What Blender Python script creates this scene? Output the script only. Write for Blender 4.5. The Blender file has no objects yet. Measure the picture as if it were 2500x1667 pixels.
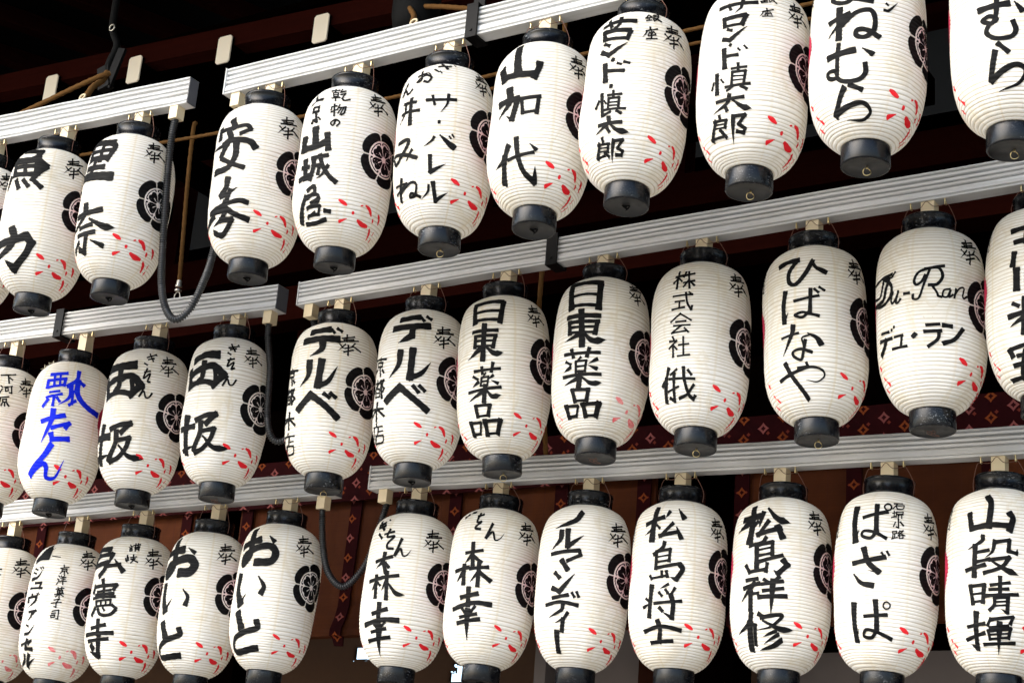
import bpy, math, random
from mathutils import Vector, Matrix

# ------------------------------------------------------------------ camera, light, exposure
scene = bpy.context.scene
COL = scene.collection
R = math.radians

cam_data = bpy.data.cameras.new("camera")
cam = bpy.data.objects.new("camera", cam_data)
COL.objects.link(cam)
RT = Vector((0.84982456, 0.52140689, 0.07702646))
UP = Vector((0.11042877, -0.3190388, 0.94128621))
FW = Vector((-0.51536755, 0.7914222, 0.32870533))
cam.matrix_world = Matrix(((RT.x, UP.x, -FW.x, 0), (RT.y, UP.y, -FW.y, 0), (RT.z, UP.z, -FW.z, 1.6), (0, 0, 0, 1)))
cam_data.sensor_width = 36.0
cam_data.lens = 61.0176
cam_data.clip_start = 0.05
cam_data.clip_end = 3000
scene.camera = cam

SUN_AZ, SUN_EL = (-0.55, -1.0), R(38)          # the light comes from the open court in front, a little from the left
world = bpy.data.worlds.new("World")
scene.world = world
world.use_nodes = True
wn = world.node_tree
for n_ in list(wn.nodes):
    wn.nodes.remove(n_)
sky = wn.nodes.new("ShaderNodeTexSky")
sky.sky_type = 'NISHITA'
sky.sun_disc = False
sky.sun_elevation = SUN_EL
sky.sun_rotation = math.atan2(SUN_AZ[0], SUN_AZ[1])
sky.air_density = 1.0
sky.dust_density = 2.0
bg = wn.nodes.new("ShaderNodeBackground")
bg.inputs["Strength"].default_value = 0.15
wo = wn.nodes.new("ShaderNodeOutputWorld")
wn.links.new(sky.outputs[0], bg.inputs[0])
wn.links.new(bg.outputs[0], wo.inputs[0])

sun_data = bpy.data.lights.new("sun", 'SUN')
sun_data.energy = 1.5
sun_data.angle = R(60)
sun_data.color = (1.0, 0.965, 0.91)
sun = bpy.data.objects.new("sun", sun_data)
COL.objects.link(sun)
sd = Vector((SUN_AZ[0], SUN_AZ[1], 0)).normalized() * math.cos(SUN_EL) + Vector((0, 0, math.sin(SUN_EL)))
sun.rotation_euler = sd.to_track_quat('Z', 'Y').to_euler()

vs = scene.view_settings
vs.view_transform = 'Standard'
vs.look = 'None'
vs.exposure = 1.8
vs.gamma = 1.0
vs.use_curve_mapping = False
scene.cycles.max_bounces = 8
scene.cycles.diffuse_bounces = 4
scene.cycles.glossy_bounces = 3
scene.cycles.transmission_bounces = 4

# ------------------------------------------------------------------ helpers
class MB:
    """collects faces; build() links them as one mesh object"""
    def __init__(s):
        s.v, s.f, s.m, s.sm, s.uv = [], [], [], [], []

    def add(s, vs_, fs, mat=0, smooth=False, uvs=None):
        o = len(s.v)
        s.v.extend(tuple(p) for p in vs_)
        for i, f in enumerate(fs):
            s.f.append(tuple(o + k for k in f))
            s.m.append(mat)
            s.sm.append(smooth)
            s.uv.append(uvs[i] if uvs else None)
        return s

    def box(s, c, d, mat=0, rot=None):
        hx, hy, hz = d[0] / 2, d[1] / 2, d[2] / 2
        vs_ = [Vector((x, y, z)) for x in (-hx, hx) for y in (-hy, hy) for z in (-hz, hz)]
        if rot is not None:
            vs_ = [rot @ p for p in vs_]
        c = Vector(c)
        return s.add([p + c for p in vs_], [(0, 1, 3, 2), (4, 6, 7, 5), (0, 4, 5, 1), (2, 3, 7, 6), (0, 2, 6, 4), (1, 5, 7, 3)], mat)

    def tube(s, pts, r, n=8, mat=0, caps=True, smooth=True):
        pts = [Vector(p) for p in pts]
        rs = r if isinstance(r, (list, tuple)) else [r] * len(pts)
        rings = []
        ref = None
        for i, p in enumerate(pts):
            t = (pts[min(i + 1, len(pts) - 1)] - pts[max(i - 1, 0)]).normalized()
            if ref is None:
                ref = t.orthogonal().normalized()
            ref = (ref - t * ref.dot(t)).normalized()
            b = t.cross(ref)
            rings.append([p + (ref * math.cos(a) + b * math.sin(a)) * rs[i] for a in (2 * math.pi * k / n for k in range(n))])
        vs_ = [q for g in rings for q in g]
        fs = [(i * n + k, i * n + (k + 1) % n, (i + 1) * n + (k + 1) % n, (i + 1) * n + k) for i in range(len(pts) - 1) for k in range(n)]
        s.add(vs_, fs, mat, smooth)
        if caps:
            s.add(rings[0], [tuple(range(n))[::-1]], mat)
            s.add(rings[-1], [tuple(range(n))], mat)
        return s

    def lathe(s, prof, n=40, mat=0, c=(0, 0, 0), smooth=True):
        vs_ = [(c[0] + r * math.cos(2 * math.pi * k / n), c[1] + r * math.sin(2 * math.pi * k / n), c[2] + z) for r, z in prof for k in range(n)]
        fs = [(i * n + k, i * n + (k + 1) % n, (i + 1) * n + (k + 1) % n, (i + 1) * n + k) for i in range(len(prof) - 1) for k in range(n)]
        return s.add(vs_, fs, mat, smooth)

    def build(s, name, mats, parent=None, loc=(0, 0, 0)):
        me = bpy.data.meshes.new(name)
        me.from_pydata(s.v, [], s.f)
        for m_ in (mats if isinstance(mats, (list, tuple)) else [mats]):
            me.materials.append(m_)
        me.polygons.foreach_set("material_index", s.m)
        me.polygons.foreach_set("use_smooth", s.sm)
        if any(u is not None for u in s.uv):
            lay = me.uv_layers.new(name="UVMap")
            flat = []
            for f, u in zip(s.f, s.uv):
                for k in range(len(f)):
                    flat.extend(u[k] if u else (0.0, 0.0))
            lay.data.foreach_set("uv", flat)
        me.update()
        o = bpy.data.objects.new(name, me)
        COL.objects.link(o)
        o.location = loc
        if parent is not None:
            o.parent = parent
        return o


def tag(o, label=None, cat=None, group=None, kind=None):
    for k, v in (("label", label), ("category", cat), ("group", group), ("kind", kind)):
        if v:
            o[k] = v
    return o


def thing(name, loc, label, cat, group=None):
    o = bpy.data.objects.new(name, None)
    o.empty_display_size = 0.1
    COL.objects.link(o)
    o.location = loc
    return tag(o, label, cat, group)


def spline(pts, step):
    """Catmull-Rom through the points, resampled about every step"""
    P = [Vector(p) for p in pts]
    if len(P) < 2:
        return P
    P = [P[0] * 2 - P[1]] + P + [P[-1] * 2 - P[-2]]
    out = []
    for i in range(1, len(P) - 2):
        a, b, c, d = P[i - 1:i + 3]
        n = max(2, int((c - b).length / step) + 1)
        for k in range(n):
            t = k / n
            out.append(0.5 * (2 * b + (c - a) * t + (2 * a - 5 * b + 4 * c - d) * t * t + (3 * b - a - 3 * c + d) * t ** 3))
    out.append(P[-2])
    return out


# ------------------------------------------------------------------ materials
class NT:
    def __init__(s, name):
        s.mat = bpy.data.materials.new(name)
        s.mat.use_nodes = True
        s.t = s.mat.node_tree
        s.bsdf = s.t.nodes["Principled BSDF"]
        s.out = s.t.nodes["Material Output"]

    def n(s, kind, **kw):
        nd = s.t.nodes.new(kind)
        for k, v in kw.items():
            setattr(nd, k, v)
        return nd

    def val(s, sock, v):
        if hasattr(v, "is_linked") or hasattr(v, "links"):
            s.t.links.new(v, sock)
        else:
            sock.default_value = v

    def math(s, op, a, b=0.0, c=0.0):
        nd = s.n("ShaderNodeMath", operation=op)
        for i, x in enumerate((a, b, c)):
            s.val(nd.inputs[i], x)
        return nd.outputs[0]

    def mix(s, fac, a, b, blend='MIX'):
        nd = s.n("ShaderNodeMix", data_type='RGBA', blend_type=blend)
        s.val(nd.inputs["Factor"], fac)
        s.val(nd.inputs[6], a if not isinstance(a, tuple) else (*a, 1))
        s.val(nd.inputs[7], b if not isinstance(b, tuple) else (*b, 1))
        return nd.outputs[2]

    def ramp(s, fac, stops):
        nd = s.n("ShaderNodeValToRGB")
        el = nd.color_ramp.elements
        while len(el) < len(stops):
            el.new(0.5)
        for e, (p, c) in zip(el, stops):
            e.position = p
            e.color = (*c, 1) if isinstance(c, tuple) else (c, c, c, 1)
        s.val(nd.inputs[0], fac)
        return nd.outputs[0]

    def coord(s, kind="Object"):
        return s.n("ShaderNodeTexCoord").outputs[kind]

    def noise(s, vec, scale, detail=4.0, rough=0.6, dist=0.0, dims='3D', w=None):
        nd = s.n("ShaderNodeTexNoise", noise_dimensions='4D' if w is not None else dims)
        s.val(nd.inputs["Vector"], vec)
        nd.inputs["Scale"].default_value = scale
        nd.inputs["Detail"].default_value = detail
        nd.inputs["Roughness"].default_value = rough
        nd.inputs["Distortion"].default_value = dist
        if w is not None:
            s.val(nd.inputs["W"], w)
        return nd.outputs["Fac"]

    def mapping(s, vec, scale=(1, 1, 1), rot=(0, 0, 0), loc=(0, 0, 0)):
        nd = s.n("ShaderNodeMapping")
        s.val(nd.inputs[0], vec)
        nd.inputs["Scale"].default_value = scale
        nd.inputs["Rotation"].default_value = rot
        nd.inputs["Location"].default_value = loc
        return nd.outputs[0]

    def bump(s, h, strength=0.3, dist=0.002):
        nd = s.n("ShaderNodeBump")
        nd.inputs["Strength"].default_value = strength
        nd.inputs["Distance"].default_value = dist
        s.val(nd.inputs["Height"], h)
        s.t.links.new(nd.outputs[0], s.bsdf.inputs["Normal"])

    def set(s, **kw):
        for k, v in kw.items():
            k = {"color": "Base Color", "rough": "Roughness", "metal": "Metallic", "spec": "Specular IOR Level", "coat": "Coat Weight"}[k]
            s.val(s.bsdf.inputs[k], (*v, 1) if isinstance(v, tuple) and len(v) == 3 else v)
        return s

    def sep(s, vec):
        nd = s.n("ShaderNodeSeparateXYZ")
        s.val(nd.inputs[0], vec)
        return nd.outputs


def rnd(t):
    return t.n("ShaderNodeObjectInfo").outputs["Random"]


def simple(name, color, rough=0.6, metal=0.0, spec=0.5, vary=0.25, scale=30.0):
    t = NT(name)
    nz = t.noise(t.coord(), scale, 5)
    t.set(color=t.mix(t.math('MULTIPLY', nz, vary * 2), tuple(c * (1 + vary * .5) for c in color), tuple(c * (1 - vary) for c in color)),
          rough=rough, metal=metal, spec=spec)
    return t.mat


def mat_paper():
    t = NT("washi_paper")
    uv = t.coord("UV")
    s_ = t.sep(uv)
    w = t.math('MULTIPLY', rnd(t), 60.0)
    ob = t.coord()
    # ageing: soft cream blotches, different on each lantern
    age = t.noise(ob, 7.0, 5, .62, .6, w=w)
    base = t.mix(t.ramp(age, [(.35, 0.0), (.75, 1.0)]), (0.90, 0.895, 0.875), (0.86, 0.83, 0.75))
    tint = t.math('MULTIPLY', rnd(t), 0.45)
    base = t.mix(tint, base, (0.86, 0.84, 0.775))
    fib = t.noise(t.mapping(ob, (60, 60, 240)), 1.0, 3, .6, w=w)
    base = t.mix(t.math('MULTIPLY', fib, 0.12), base, (0.70, 0.65, 0.54))
    # bamboo hoops showing through the paper
    fr = t.math('FRACT', t.math('ADD', s_[1], 0.5))
    d = t.math('ABSOLUTE', t.math('SUBTRACT', fr, 0.5))
    hn = t.noise(t.mapping(uv, (9, .35, 1)), 3.0, 3, .6, w=w)
    hoop = t.math('MULTIPLY', t.ramp(d, [(.03, 1.0), (.2, 0.0)]), t.math('MULTIPLY_ADD', hn, 0.95, 0.12))
    base = t.mix(hoop, base, (0.42, 0.33, 0.20))
    # paper panel joins
    fu = t.math('FRACT', t.math('ADD', t.math('MULTIPLY', s_[0], 8.0), 0.5))
    du = t.math('ABSOLUTE', t.math('SUBTRACT', fu, 0.5))
    seam = t.math('MULTIPLY', t.ramp(du, [(.012, 1.0), (.05, 0.0)]), t.math('MULTIPLY_ADD', rnd(t), 0.35, 0.12))
    base = t.mix(seam, base, (0.72, 0.62, 0.42))
    # water marks: pale pools with a darker rim
    wm = t.noise(t.mapping(ob, (1, 1, .7)), 5.5, 3, .5, 1.2, w=t.math('ADD', w, 7.0))
    rim = t.ramp(wm, [(.54, 0.0), (.60, 1.0), (.615, .25), (.70, .10), (.80, .3)])
    base = t.mix(t.math('MULTIPLY', rim, 0.38), base, (0.66, 0.57, 0.40))
    # small brown specks
    sp = t.ramp(t.noise(ob, 75.0, 2, .5, w=w), [(.76, 0.0), (.79, 1.0)])
    base = t.mix(t.math('MULTIPLY', sp, 0.35), base, (0.40, 0.30, 0.18))
    t.set(color=base, rough=0.75, spec=0.18)
    t.bump(t.noise(t.mapping(ob, (1, 1, 2.5)), 60.0, 4, .6, w=w), 0.35, 0.0016)
    tr = t.n("ShaderNodeBsdfTranslucent")
    t.t.links.new(base, tr.inputs["Color"])
    mx = t.n("ShaderNodeMixShader")
    mx.inputs[0].default_value = 0.36
    t.t.links.new(t.bsdf.outputs[0], mx.inputs[1])
    t.t.links.new(tr.outputs[0], mx.inputs[2])
    t.t.links.new(mx.outputs[0], t.out.inputs["Surface"])
    return t.mat


def mat_ink(name, color, worn, amount=0.5):
    t = NT(name)
    ob = t.coord()
    nz = t.noise(t.mapping(ob, (1, 1, 3)), 38.0, 5, .65, .4)
    t.set(color=t.mix(t.math('MULTIPLY', t.ramp(nz, [(.40, 0.0), (.78, 1.0)]), amount), color, worn), rough=0.6, spec=0.08)
    return t.mat


def mat_cap():
    t = NT("black_lacquer")
    ob = t.coord()
    w = t.math('MULTIPLY', rnd(t), 80.0)
    big = t.noise(ob, 26.0, 5, .65, .8, w=w)
    scr = t.noise(t.mapping(ob, (1, 1, 2)), 120.0, 4, .72, .5, w=w)
    patch = t.math('MULTIPLY', t.ramp(scr, [(.57, 0.0), (.66, 1.0)]), t.ramp(t.noise(ob, 18.0, 3, .5, w=w), [(.46, 0.0), (.66, 1.0)]))
    wear = t.math('MULTIPLY', patch, t.math('POWER', rnd(t), 1.1))
    base = t.mix(t.math('MULTIPLY', big, 0.6), (0.0016, 0.0019, 0.0027), (0.005, 0.0058, 0.0078))
    base = t.mix(wear, base, (0.30, 0.31, 0.32))
    t.set(color=base, rough=t.math('MULTIPLY_ADD', big, 0.20, 0.16), spec=0.24)
    t.bump(scr, 0.15, 0.0008)
    return t.mat


def mat_rail():
    t = NT("white_rail_paint")
    ob = t.coord()
    nz = t.noise(t.mapping(ob, (2, 12, 12)), 2.5, 5, .6)
    dirt = t.noise(t.mapping(ob, (.8, 30, 30)), 3.0, 4, .7)
    base = t.mix(t.ramp(nz, [(.35, 0.0), (.8, 1.0)]), (0.66, 0.665, 0.665), (0.54, 0.53, 0.50))
    base = t.mix(t.math('MULTIPLY', t.ramp(dirt, [(.56, 0.0), (.78, 1.0)]), 0.55), base, (0.34, 0.31, 0.26))
    t.set(color=base, rough=0.42, spec=0.45)
    return t.mat


def mat_wood(name, a, b, axis=0, rough=0.6):
    t = NT(name)
    sc = [22, 22, 22]
    sc[axis] = 1.1
    g = t.noise(t.mapping(t.coord(), tuple(sc)), 2.2, 6, .65, .9)
    t.set(color=t.mix(g, a, b), rough=rough, spec=0.0)
    t.bump(g, 0.3, 0.002)
    return t.mat


def mat_brocade(name, cell, stacked):
    """dark red cloth with woven pink and orange lozenges"""
    t = NT(name)
    p = t.sep(t.coord())
    base_n = t.noise(t.coord(), 16.0, 4, .6)
    base = t.mix(base_n, (0.026, 0.0026, 0.0033), (0.009, 0.0013, 0.0017))
    col = base

    def lozenges(cx, cz, ox, oz, half, inner, colr):
        nonlocal col
        fx = t.math('ABSOLUTE', t.math('SUBTRACT', t.math('FRACT', t.math('ADD', t.math('DIVIDE', p[0], cx), ox)), 0.5))
        fz = t.math('ABSOLUTE', t.math('SUBTRACT', t.math('FRACT', t.math('ADD', t.math('DIVIDE', p[2], cz), oz)), 0.5))
        dx, dz = t.math('MULTIPLY', fx, cx), t.math('MULTIPLY', fz, cz)
        # slightly concave star-lozenge
        d = t.math('POWER', t.math('ADD', t.math('POWER', dx, 0.8), t.math('POWER', dz, 0.8)), 1.25)
        ring = t.math('MULTIPLY', t.math('LESS_THAN', d, half), t.math('GREATER_THAN', d, inner))
        fad = t.math('MULTIPLY_ADD', base_n, 0.6, 0.15)
        col = t.mix(t.math('MULTIPLY', ring, fad), col, colr)

    c = cell
    if stacked:
        lozenges(10.0, 2 * c, 0.5, 0.0, 0.020, 0.009, (0.42, 0.13, 0.12))
        lozenges(10.0, 2 * c, 0.5, 0.5, 0.020, 0.009, (0.36, 0.085, 0.02))
        lozenges(0.034, c, 0.0, 0.5, 0.006, 0.0, (0.22, 0.04, 0.02))
    else:
        lozenges(2 * c, c, 0.0, 0.0, 0.022, 0.010, (0.40, 0.12, 0.11))
        lozenges(2 * c, c, 0.5, 0.5, 0.022, 0.010, (0.34, 0.08, 0.02))
        lozenges(c, c, 0.25, 0.25, 0.008, 0.0, (0.26, 0.05, 0.03))
        lozenges(2 * c, c, 0.5, 0.0, 0.034, 0.030, (0.025, 0.004, 0.005))
    t.set(color=col, rough=0.9, spec=0.05)
    return t.mat


def mat_reed():
    t = NT("bamboo_reed")
    p = t.coord()
    s_ = t.sep(p)
    reed = t.math('ABSOLUTE', t.math('SUBTRACT', t.math('FRACT', t.math('MULTIPLY', s_[2], 260.0)), 0.5))
    var = t.noise(t.mapping(p, (1.6, 1, 260)), 1.0, 3, .6)
    blot = t.noise(p, 3.2, 5, .65, .8)
    base = t.mix(var, (0.050, 0.0125, 0.0035), (0.092, 0.026, 0.0074))
    base = t.mix(t.ramp(blot, [(.35, 0.0), (.75, 1.0)]), base, (0.030, 0.008, 0.003))
    thr = t.math('ABSOLUTE', t.math('SUBTRACT', t.math('FRACT', t.math('MULTIPLY', s_[0], 11.0)), 0.5))
    base = t.mix(t.math('MULTIPLY', t.math('LESS_THAN', thr, 0.02), 0.6), base, (0.05, 0.014, 0.008))
    t.set(color=base, rough=0.7, spec=0.06)
    t.bump(reed, 0.6, 0.002)
    return t.mat


def mat_rope(name="hemp_rope", a=(0.17, 0.085, 0.026), b=(0.075, 0.033, 0.010)):
    t = NT(name)
    nz = t.noise(t.coord(), 160.0, 4, .7)
    t.set(color=t.mix(nz, a, b), rough=0.9, spec=0.1)
    t.bump(nz, 0.8, 0.003)
    return t.mat


def mat_ground():
    t = NT("pale_gravel")
    p = t.coord()
    v = t.n("ShaderNodeTexVoronoi")
    v.inputs["Scale"].default_value = 60
    t.t.links.new(p, v.inputs["Vector"])
    nz = t.noise(p, .6, 6, .6)
    c = t.mix(nz, (0.34, 0.32, 0.275), (0.27, 0.25, 0.21))
    c = t.mix(t.math('MULTIPLY', v.outputs["Distance"], 0.35), c, (0.30, 0.28, 0.25))
    t.set(color=c, rough=0.9, spec=0.2)
    t.bump(v.outputs["Distance"], 0.5, 0.01)
    return t.mat


M = {}
M["paper"] = mat_paper()
M["ink"] = mat_ink("black_ink", (0.0018, 0.0020, 0.0023), (0.016, 0.016, 0.016), 0.6)
M["blue"] = mat_ink("blue_ink", (0.003, 0.010, 0.55), (0.01, 0.05, 0.62), 0.6)
M["red"] = mat_ink("red_paint", (0.62, 0.010, 0.018), (0.68, 0.08, 0.08), 0.35)
M["faded_red"] = mat_ink("faded_red_paint", (0.64, 0.10, 0.11), (0.78, 0.50, 0.46), 0.9)
M["crimson"] = mat_ink("crimson_paint", (0.36, 0.018, 0.055), (0.42, 0.08, 0.11), 0.5)
M["pink"] = mat_ink("flesh_pink_paint", (0.84, 0.77, 0.71), (0.85, 0.81, 0.76), 0.5)
M["cap"] = mat_cap()
M["cap_disc"] = simple("dusty_black_disc", (0.007, 0.0073, 0.008), 0.55, vary=.5, scale=60)
M["rail"] = mat_rail()
M["rail_end"] = simple("grey_rail_end", (0.10, 0.10, 0.11), 0.5)
M["strap"] = simple("black_strap_steel", (0.0022, 0.0022, 0.0025), 0.5, 0, 0.12)
M["socket"] = simple("cream_plastic", (0.68, 0.56, 0.36), 0.5, vary=.18)
M["brass"] = simple("brass", (0.62, 0.50, 0.26), 0.3, 1.0)
M["copper"] = simple("brown_wire", (0.13, 0.055, 0.035), 0.5, .2)
M["hose"] = simple("black_hose_plastic", (0.012, 0.0135, 0.015), 0.38, vary=.4)
M["rope"] = mat_rope()
M["steel"] = simple("dull_steel", (0.45, 0.42, 0.36), 0.35, .9)
M["black_iron"] = simple("black_iron", (0.003, 0.003, 0.003), 0.7, 0, 0.1)
M["red_wood"] = mat_wood("dark_red_timber", (0.024, 0.0045, 0.0032), (0.012, 0.0028, 0.002))
M["red_wood_y"] = mat_wood("dark_red_rafter_timber", (0.034, 0.0062, 0.005), (0.014, 0.003, 0.0024), 1)
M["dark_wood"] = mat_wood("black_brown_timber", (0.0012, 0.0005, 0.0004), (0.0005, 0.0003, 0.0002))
M["post_wood"] = mat_wood("brown_post_timber", (0.040, 0.014, 0.008), (0.018, 0.007, 0.005), 2)
M["white_end"] = simple("cream_white_paint", (0.78, 0.70, 0.57), 0.6, vary=.12)
M["plaster"] = simple("grey_plaster", (0.15, 0.125, 0.115), 0.8, vary=.2, scale=8)
M["valance"] = mat_brocade("brocade_band", 0.072, False)
M["strip"] = mat_brocade("brocade_strip", 0.078, True)
M["reed"] = mat_reed()
M["tan_reed"] = simple("tan_far_blind", (0.11, 0.055, 0.028), 0.8)
M["gravel"] = mat_ground()
M["roof"] = simple("dark_roof", (0.0030, 0.0016, 0.0014), 0.9, 0, 0.05)

# ------------------------------------------------------------------ the setting: ground, hall, eaves
g = MB()
g.add([(-400, -400, 0), (400, -400, 0), (400, 400, 0), (-400, 400, 0)], [(0, 1, 2, 3)])
tag(g.build("ground", M["gravel"]), kind="structure")

hall = thing("shrine_hall", (-3.0, 6.5, 0), "dark timber shrine hall with cream tipped rafters behind the hanging lanterns", "building")
HO = Vector((-3.0, 6.5, 0))


def hpart(name, mb, mats, parent=None):
    """mesh written in world coordinates, parented to the hall"""
    mb.v = [tuple(Vector(p) - HO) for p in mb.v]
    return mb.build(name, mats, parent or hall)


m = MB()
m.add([(-14, 2.2, 5.15), (6, 2.2, 5.15), (6, 10.5, 7.0), (-14, 10.5, 7.0), (-14, 2.2, 5.4), (6, 2.2, 5.4), (6, 10.5, 7.3), (-14, 10.5, 7.3)],
      [(0, 3, 2, 1), (4, 5, 6, 7), (0, 1, 5, 4), (2, 3, 7, 6), (1, 2, 6, 5), (3, 0, 4, 7)])
hpart("roof", m, M["roof"])
for k in range(14):                                        # upper, darker tier of rafters under the roof
    x = -8.2 + 0.47 * k
    m = MB()
    m.add([(x - .035, 2.6, 5.15), (x + .035, 2.6, 5.15), (x + .035, 6.0, 5.9), (x - .035, 6.0, 5.9),
           (x - .035, 2.6, 5.235), (x + .035, 2.6, 5.235), (x + .035, 6.0, 5.99), (x - .035, 6.0, 5.99)],
          [(0, 3, 2, 1), (4, 5, 6, 7), (0, 1, 5, 4), (2, 3, 7, 6), (1, 2, 6, 5), (3, 0, 4, 7)])
    hpart("upper_rafter", m, M["red_wood_y"])
m = MB()
zb_ = lambda x: 4.768 - .049 * (x + 5.39)
bp = [(x, y, zb_(x) + dz0) for x in (-10.5, 3.5) for y in (4.255, 4.33) for dz0 in (0, .085)]
m.add(bp, [(0, 1, 3, 2), (4, 6, 7, 5), (0, 4, 5, 1), (2, 3, 7, 6), (0, 2, 6, 4), (1, 5, 7, 3)])
hpart("eave_beam", m, M["red_wood"])
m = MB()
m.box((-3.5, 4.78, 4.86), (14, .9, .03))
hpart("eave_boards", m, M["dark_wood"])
for k in range(12):                                        # lower rafters with painted ends
    x = -6.448 + 0.4595 * k
    z = 4.713 - (x + 5.03) * 0.033
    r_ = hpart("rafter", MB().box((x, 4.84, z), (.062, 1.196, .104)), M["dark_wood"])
    m = MB()
    hx, hz, c_ = .033, .057, .008
    ring = [(-hx + c_, -hz), (hx - c_, -hz), (hx, -hz + c_), (hx, hz - c_), (hx - c_, hz), (-hx + c_, hz), (-hx, hz - c_), (-hx, -hz + c_)]
    m.add([(x + a, 4.236, z + b) for a, b in ring] + [(x + a, 4.2415, z + b) for a, b in ring],
          [tuple(range(8)), tuple(range(15, 7, -1))] + [(i, 8 + i, 8 + (i + 1) % 8, (i + 1) % 8) for i in range(8)])
    e_ = hpart("rafter_end", m, M["white_end"])
    e_.parent = r_
m = MB()
m.box((-4, 8.6, 4.9), (20, .06, 2.6))
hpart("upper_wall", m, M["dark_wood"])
m = MB()
m.box((-4, 5.38, 3.52), (20, .14, .22))
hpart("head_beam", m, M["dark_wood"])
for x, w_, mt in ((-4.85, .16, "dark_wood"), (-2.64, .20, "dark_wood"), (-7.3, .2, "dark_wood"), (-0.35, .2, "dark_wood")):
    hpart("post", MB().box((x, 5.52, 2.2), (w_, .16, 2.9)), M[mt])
hpart("inner_post", MB().box((-2.985, 5.80, 1.9), (.15, .12, 1.78)), M["post_wood"])
hpart("inner_lintel", MB().box((-1.5, 5.84, 2.80), (2.2, .08, .23)), M["dark_wood"])
hpart("wall_panel", MB().box((-1.62, 5.90, 1.95), (1.78, .04, 1.48)), M["plaster"])
hpart("wall_panel", MB().box((-3.19, 5.90, 2.0), (.27, .04, 1.64)), M["plaster"])
hpart("inner_post", MB().box((-3.50, 5.80, 1.9), (.05, .08, 1.74)), M["plaster"])
for yb, zb0 in ((5.9, 4.36), (6.6, 4.95), (6.3, 5.5), (7.4, 4.2)):
    hpart("inner_beam", MB().box((-4, yb, zb0), (19, .14, .17)), M["red_wood"])
for k in range(9):
    hpart("inner_strut", MB().box((-9.5 + 1.15 * k, 7.2, 5.0), (.11, .11, 2.6)), M["red_wood_y"])
hpart("floor", MB().box((-4, 7.6, .95), (20, 4.4, .1)), M["post_wood"])
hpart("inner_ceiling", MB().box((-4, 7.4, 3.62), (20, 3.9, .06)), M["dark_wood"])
hpart("light_block_wall", MB().box((-13.5, 7.5, 3.2), (.1, 4.2, 4.4)), M["dark_wood"])  # unseen wall added at the open left end to keep the interior dark
hpart("light_block_wall", MB().box((1.6, 7.5, 3.2), (.1, 4.2, 4.4)), M["dark_wood"])  # same at the right end: added out of view to block light
# far side of the hall, with a few gaps where daylight shows
holes = [(-7.03, -6.89, 3.315, 3.395), (-6.81, -6.66, 3.335, 3.368), (-6.66, -6.63, 3.28, 3.368), (-6.26, -6.13, 3.16, 3.215), (-6.22, -6.07, 3.215, 3.262), (-6.10, -6.03, 3.275, 3.292), (-5.93, -5.90, 3.05, 3.2)]
rh = random.Random(5)
for h_ in list(holes):                                     # ragged outlines, as of leaves against the light
    for q in range(7):
        cx, cz = rh.uniform(h_[0] - .02, h_[1] + .02), rh.choice((h_[2], h_[3])) + rh.uniform(-.012, .012)
        sx, sz = rh.uniform(.006, .022), rh.uniform(.003, .011)
        holes.append((cx - sx, cx + sx, cz - sz, cz + sz))
xs = sorted({-13.4, 1.5} | {h[0] for h in holes} | {h[1] for h in holes})
zs = sorted({1.0, 3.6} | {h[2] for h in holes} | {h[3] for h in holes})
m = MB()
for i in range(len(xs) - 1):
    for j in range(len(zs) - 1):
        cx, cz = (xs[i] + xs[i + 1]) / 2, (zs[j] + zs[j + 1]) / 2
        if any(h[0] < cx < h[1] and h[2] < cz < h[3] for h in holes):
            continue
        m.add([(xs[i], 9.2, zs[j]), (xs[i + 1], 9.2, zs[j]), (xs[i + 1], 9.2, zs[j + 1]), (xs[i], 9.2, zs[j + 1])], [(0, 1, 2, 3)])
        m.add([(xs[i], 9.23, zs[j]), (xs[i + 1], 9.23, zs[j]), (xs[i + 1], 9.23, zs[j + 1]), (xs[i], 9.23, zs[j + 1])], [(3, 2, 1, 0)])
hpart("far_wall", m, M["tan_reed"])

# brocade band over the blinds, and the blinds
m = MB()
N_ = 60
for k in range(N_):                                        # one length of cloth with a slight sag in depth
    x0, x1 = -8 + 8.2 * k / N_, -8 + 8.2 * (k + 1) / N_
    y0, y1 = (5.27 + .006 * math.sin(q * 5.1) for q in (x0, x1))
    m.add([(x0, y0, 3.205), (x1, y1, 3.205), (x1, y1, 3.395), (x0, y0, 3.395), (x0, y0 + .01, 3.205), (x1, y1 + .01, 3.205), (x1, y1 + .01, 3.395), (x0, y0 + .01, 3.395)],
          [(0, 1, 2, 3), (7, 6, 5, 4), (4, 5, 1, 0), (3, 2, 6, 7)])
tag(m.build("brocade_valance", M["valance"]), "long dark red brocade band with pink and orange lozenges across the top of the blinds", "valance")


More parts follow.
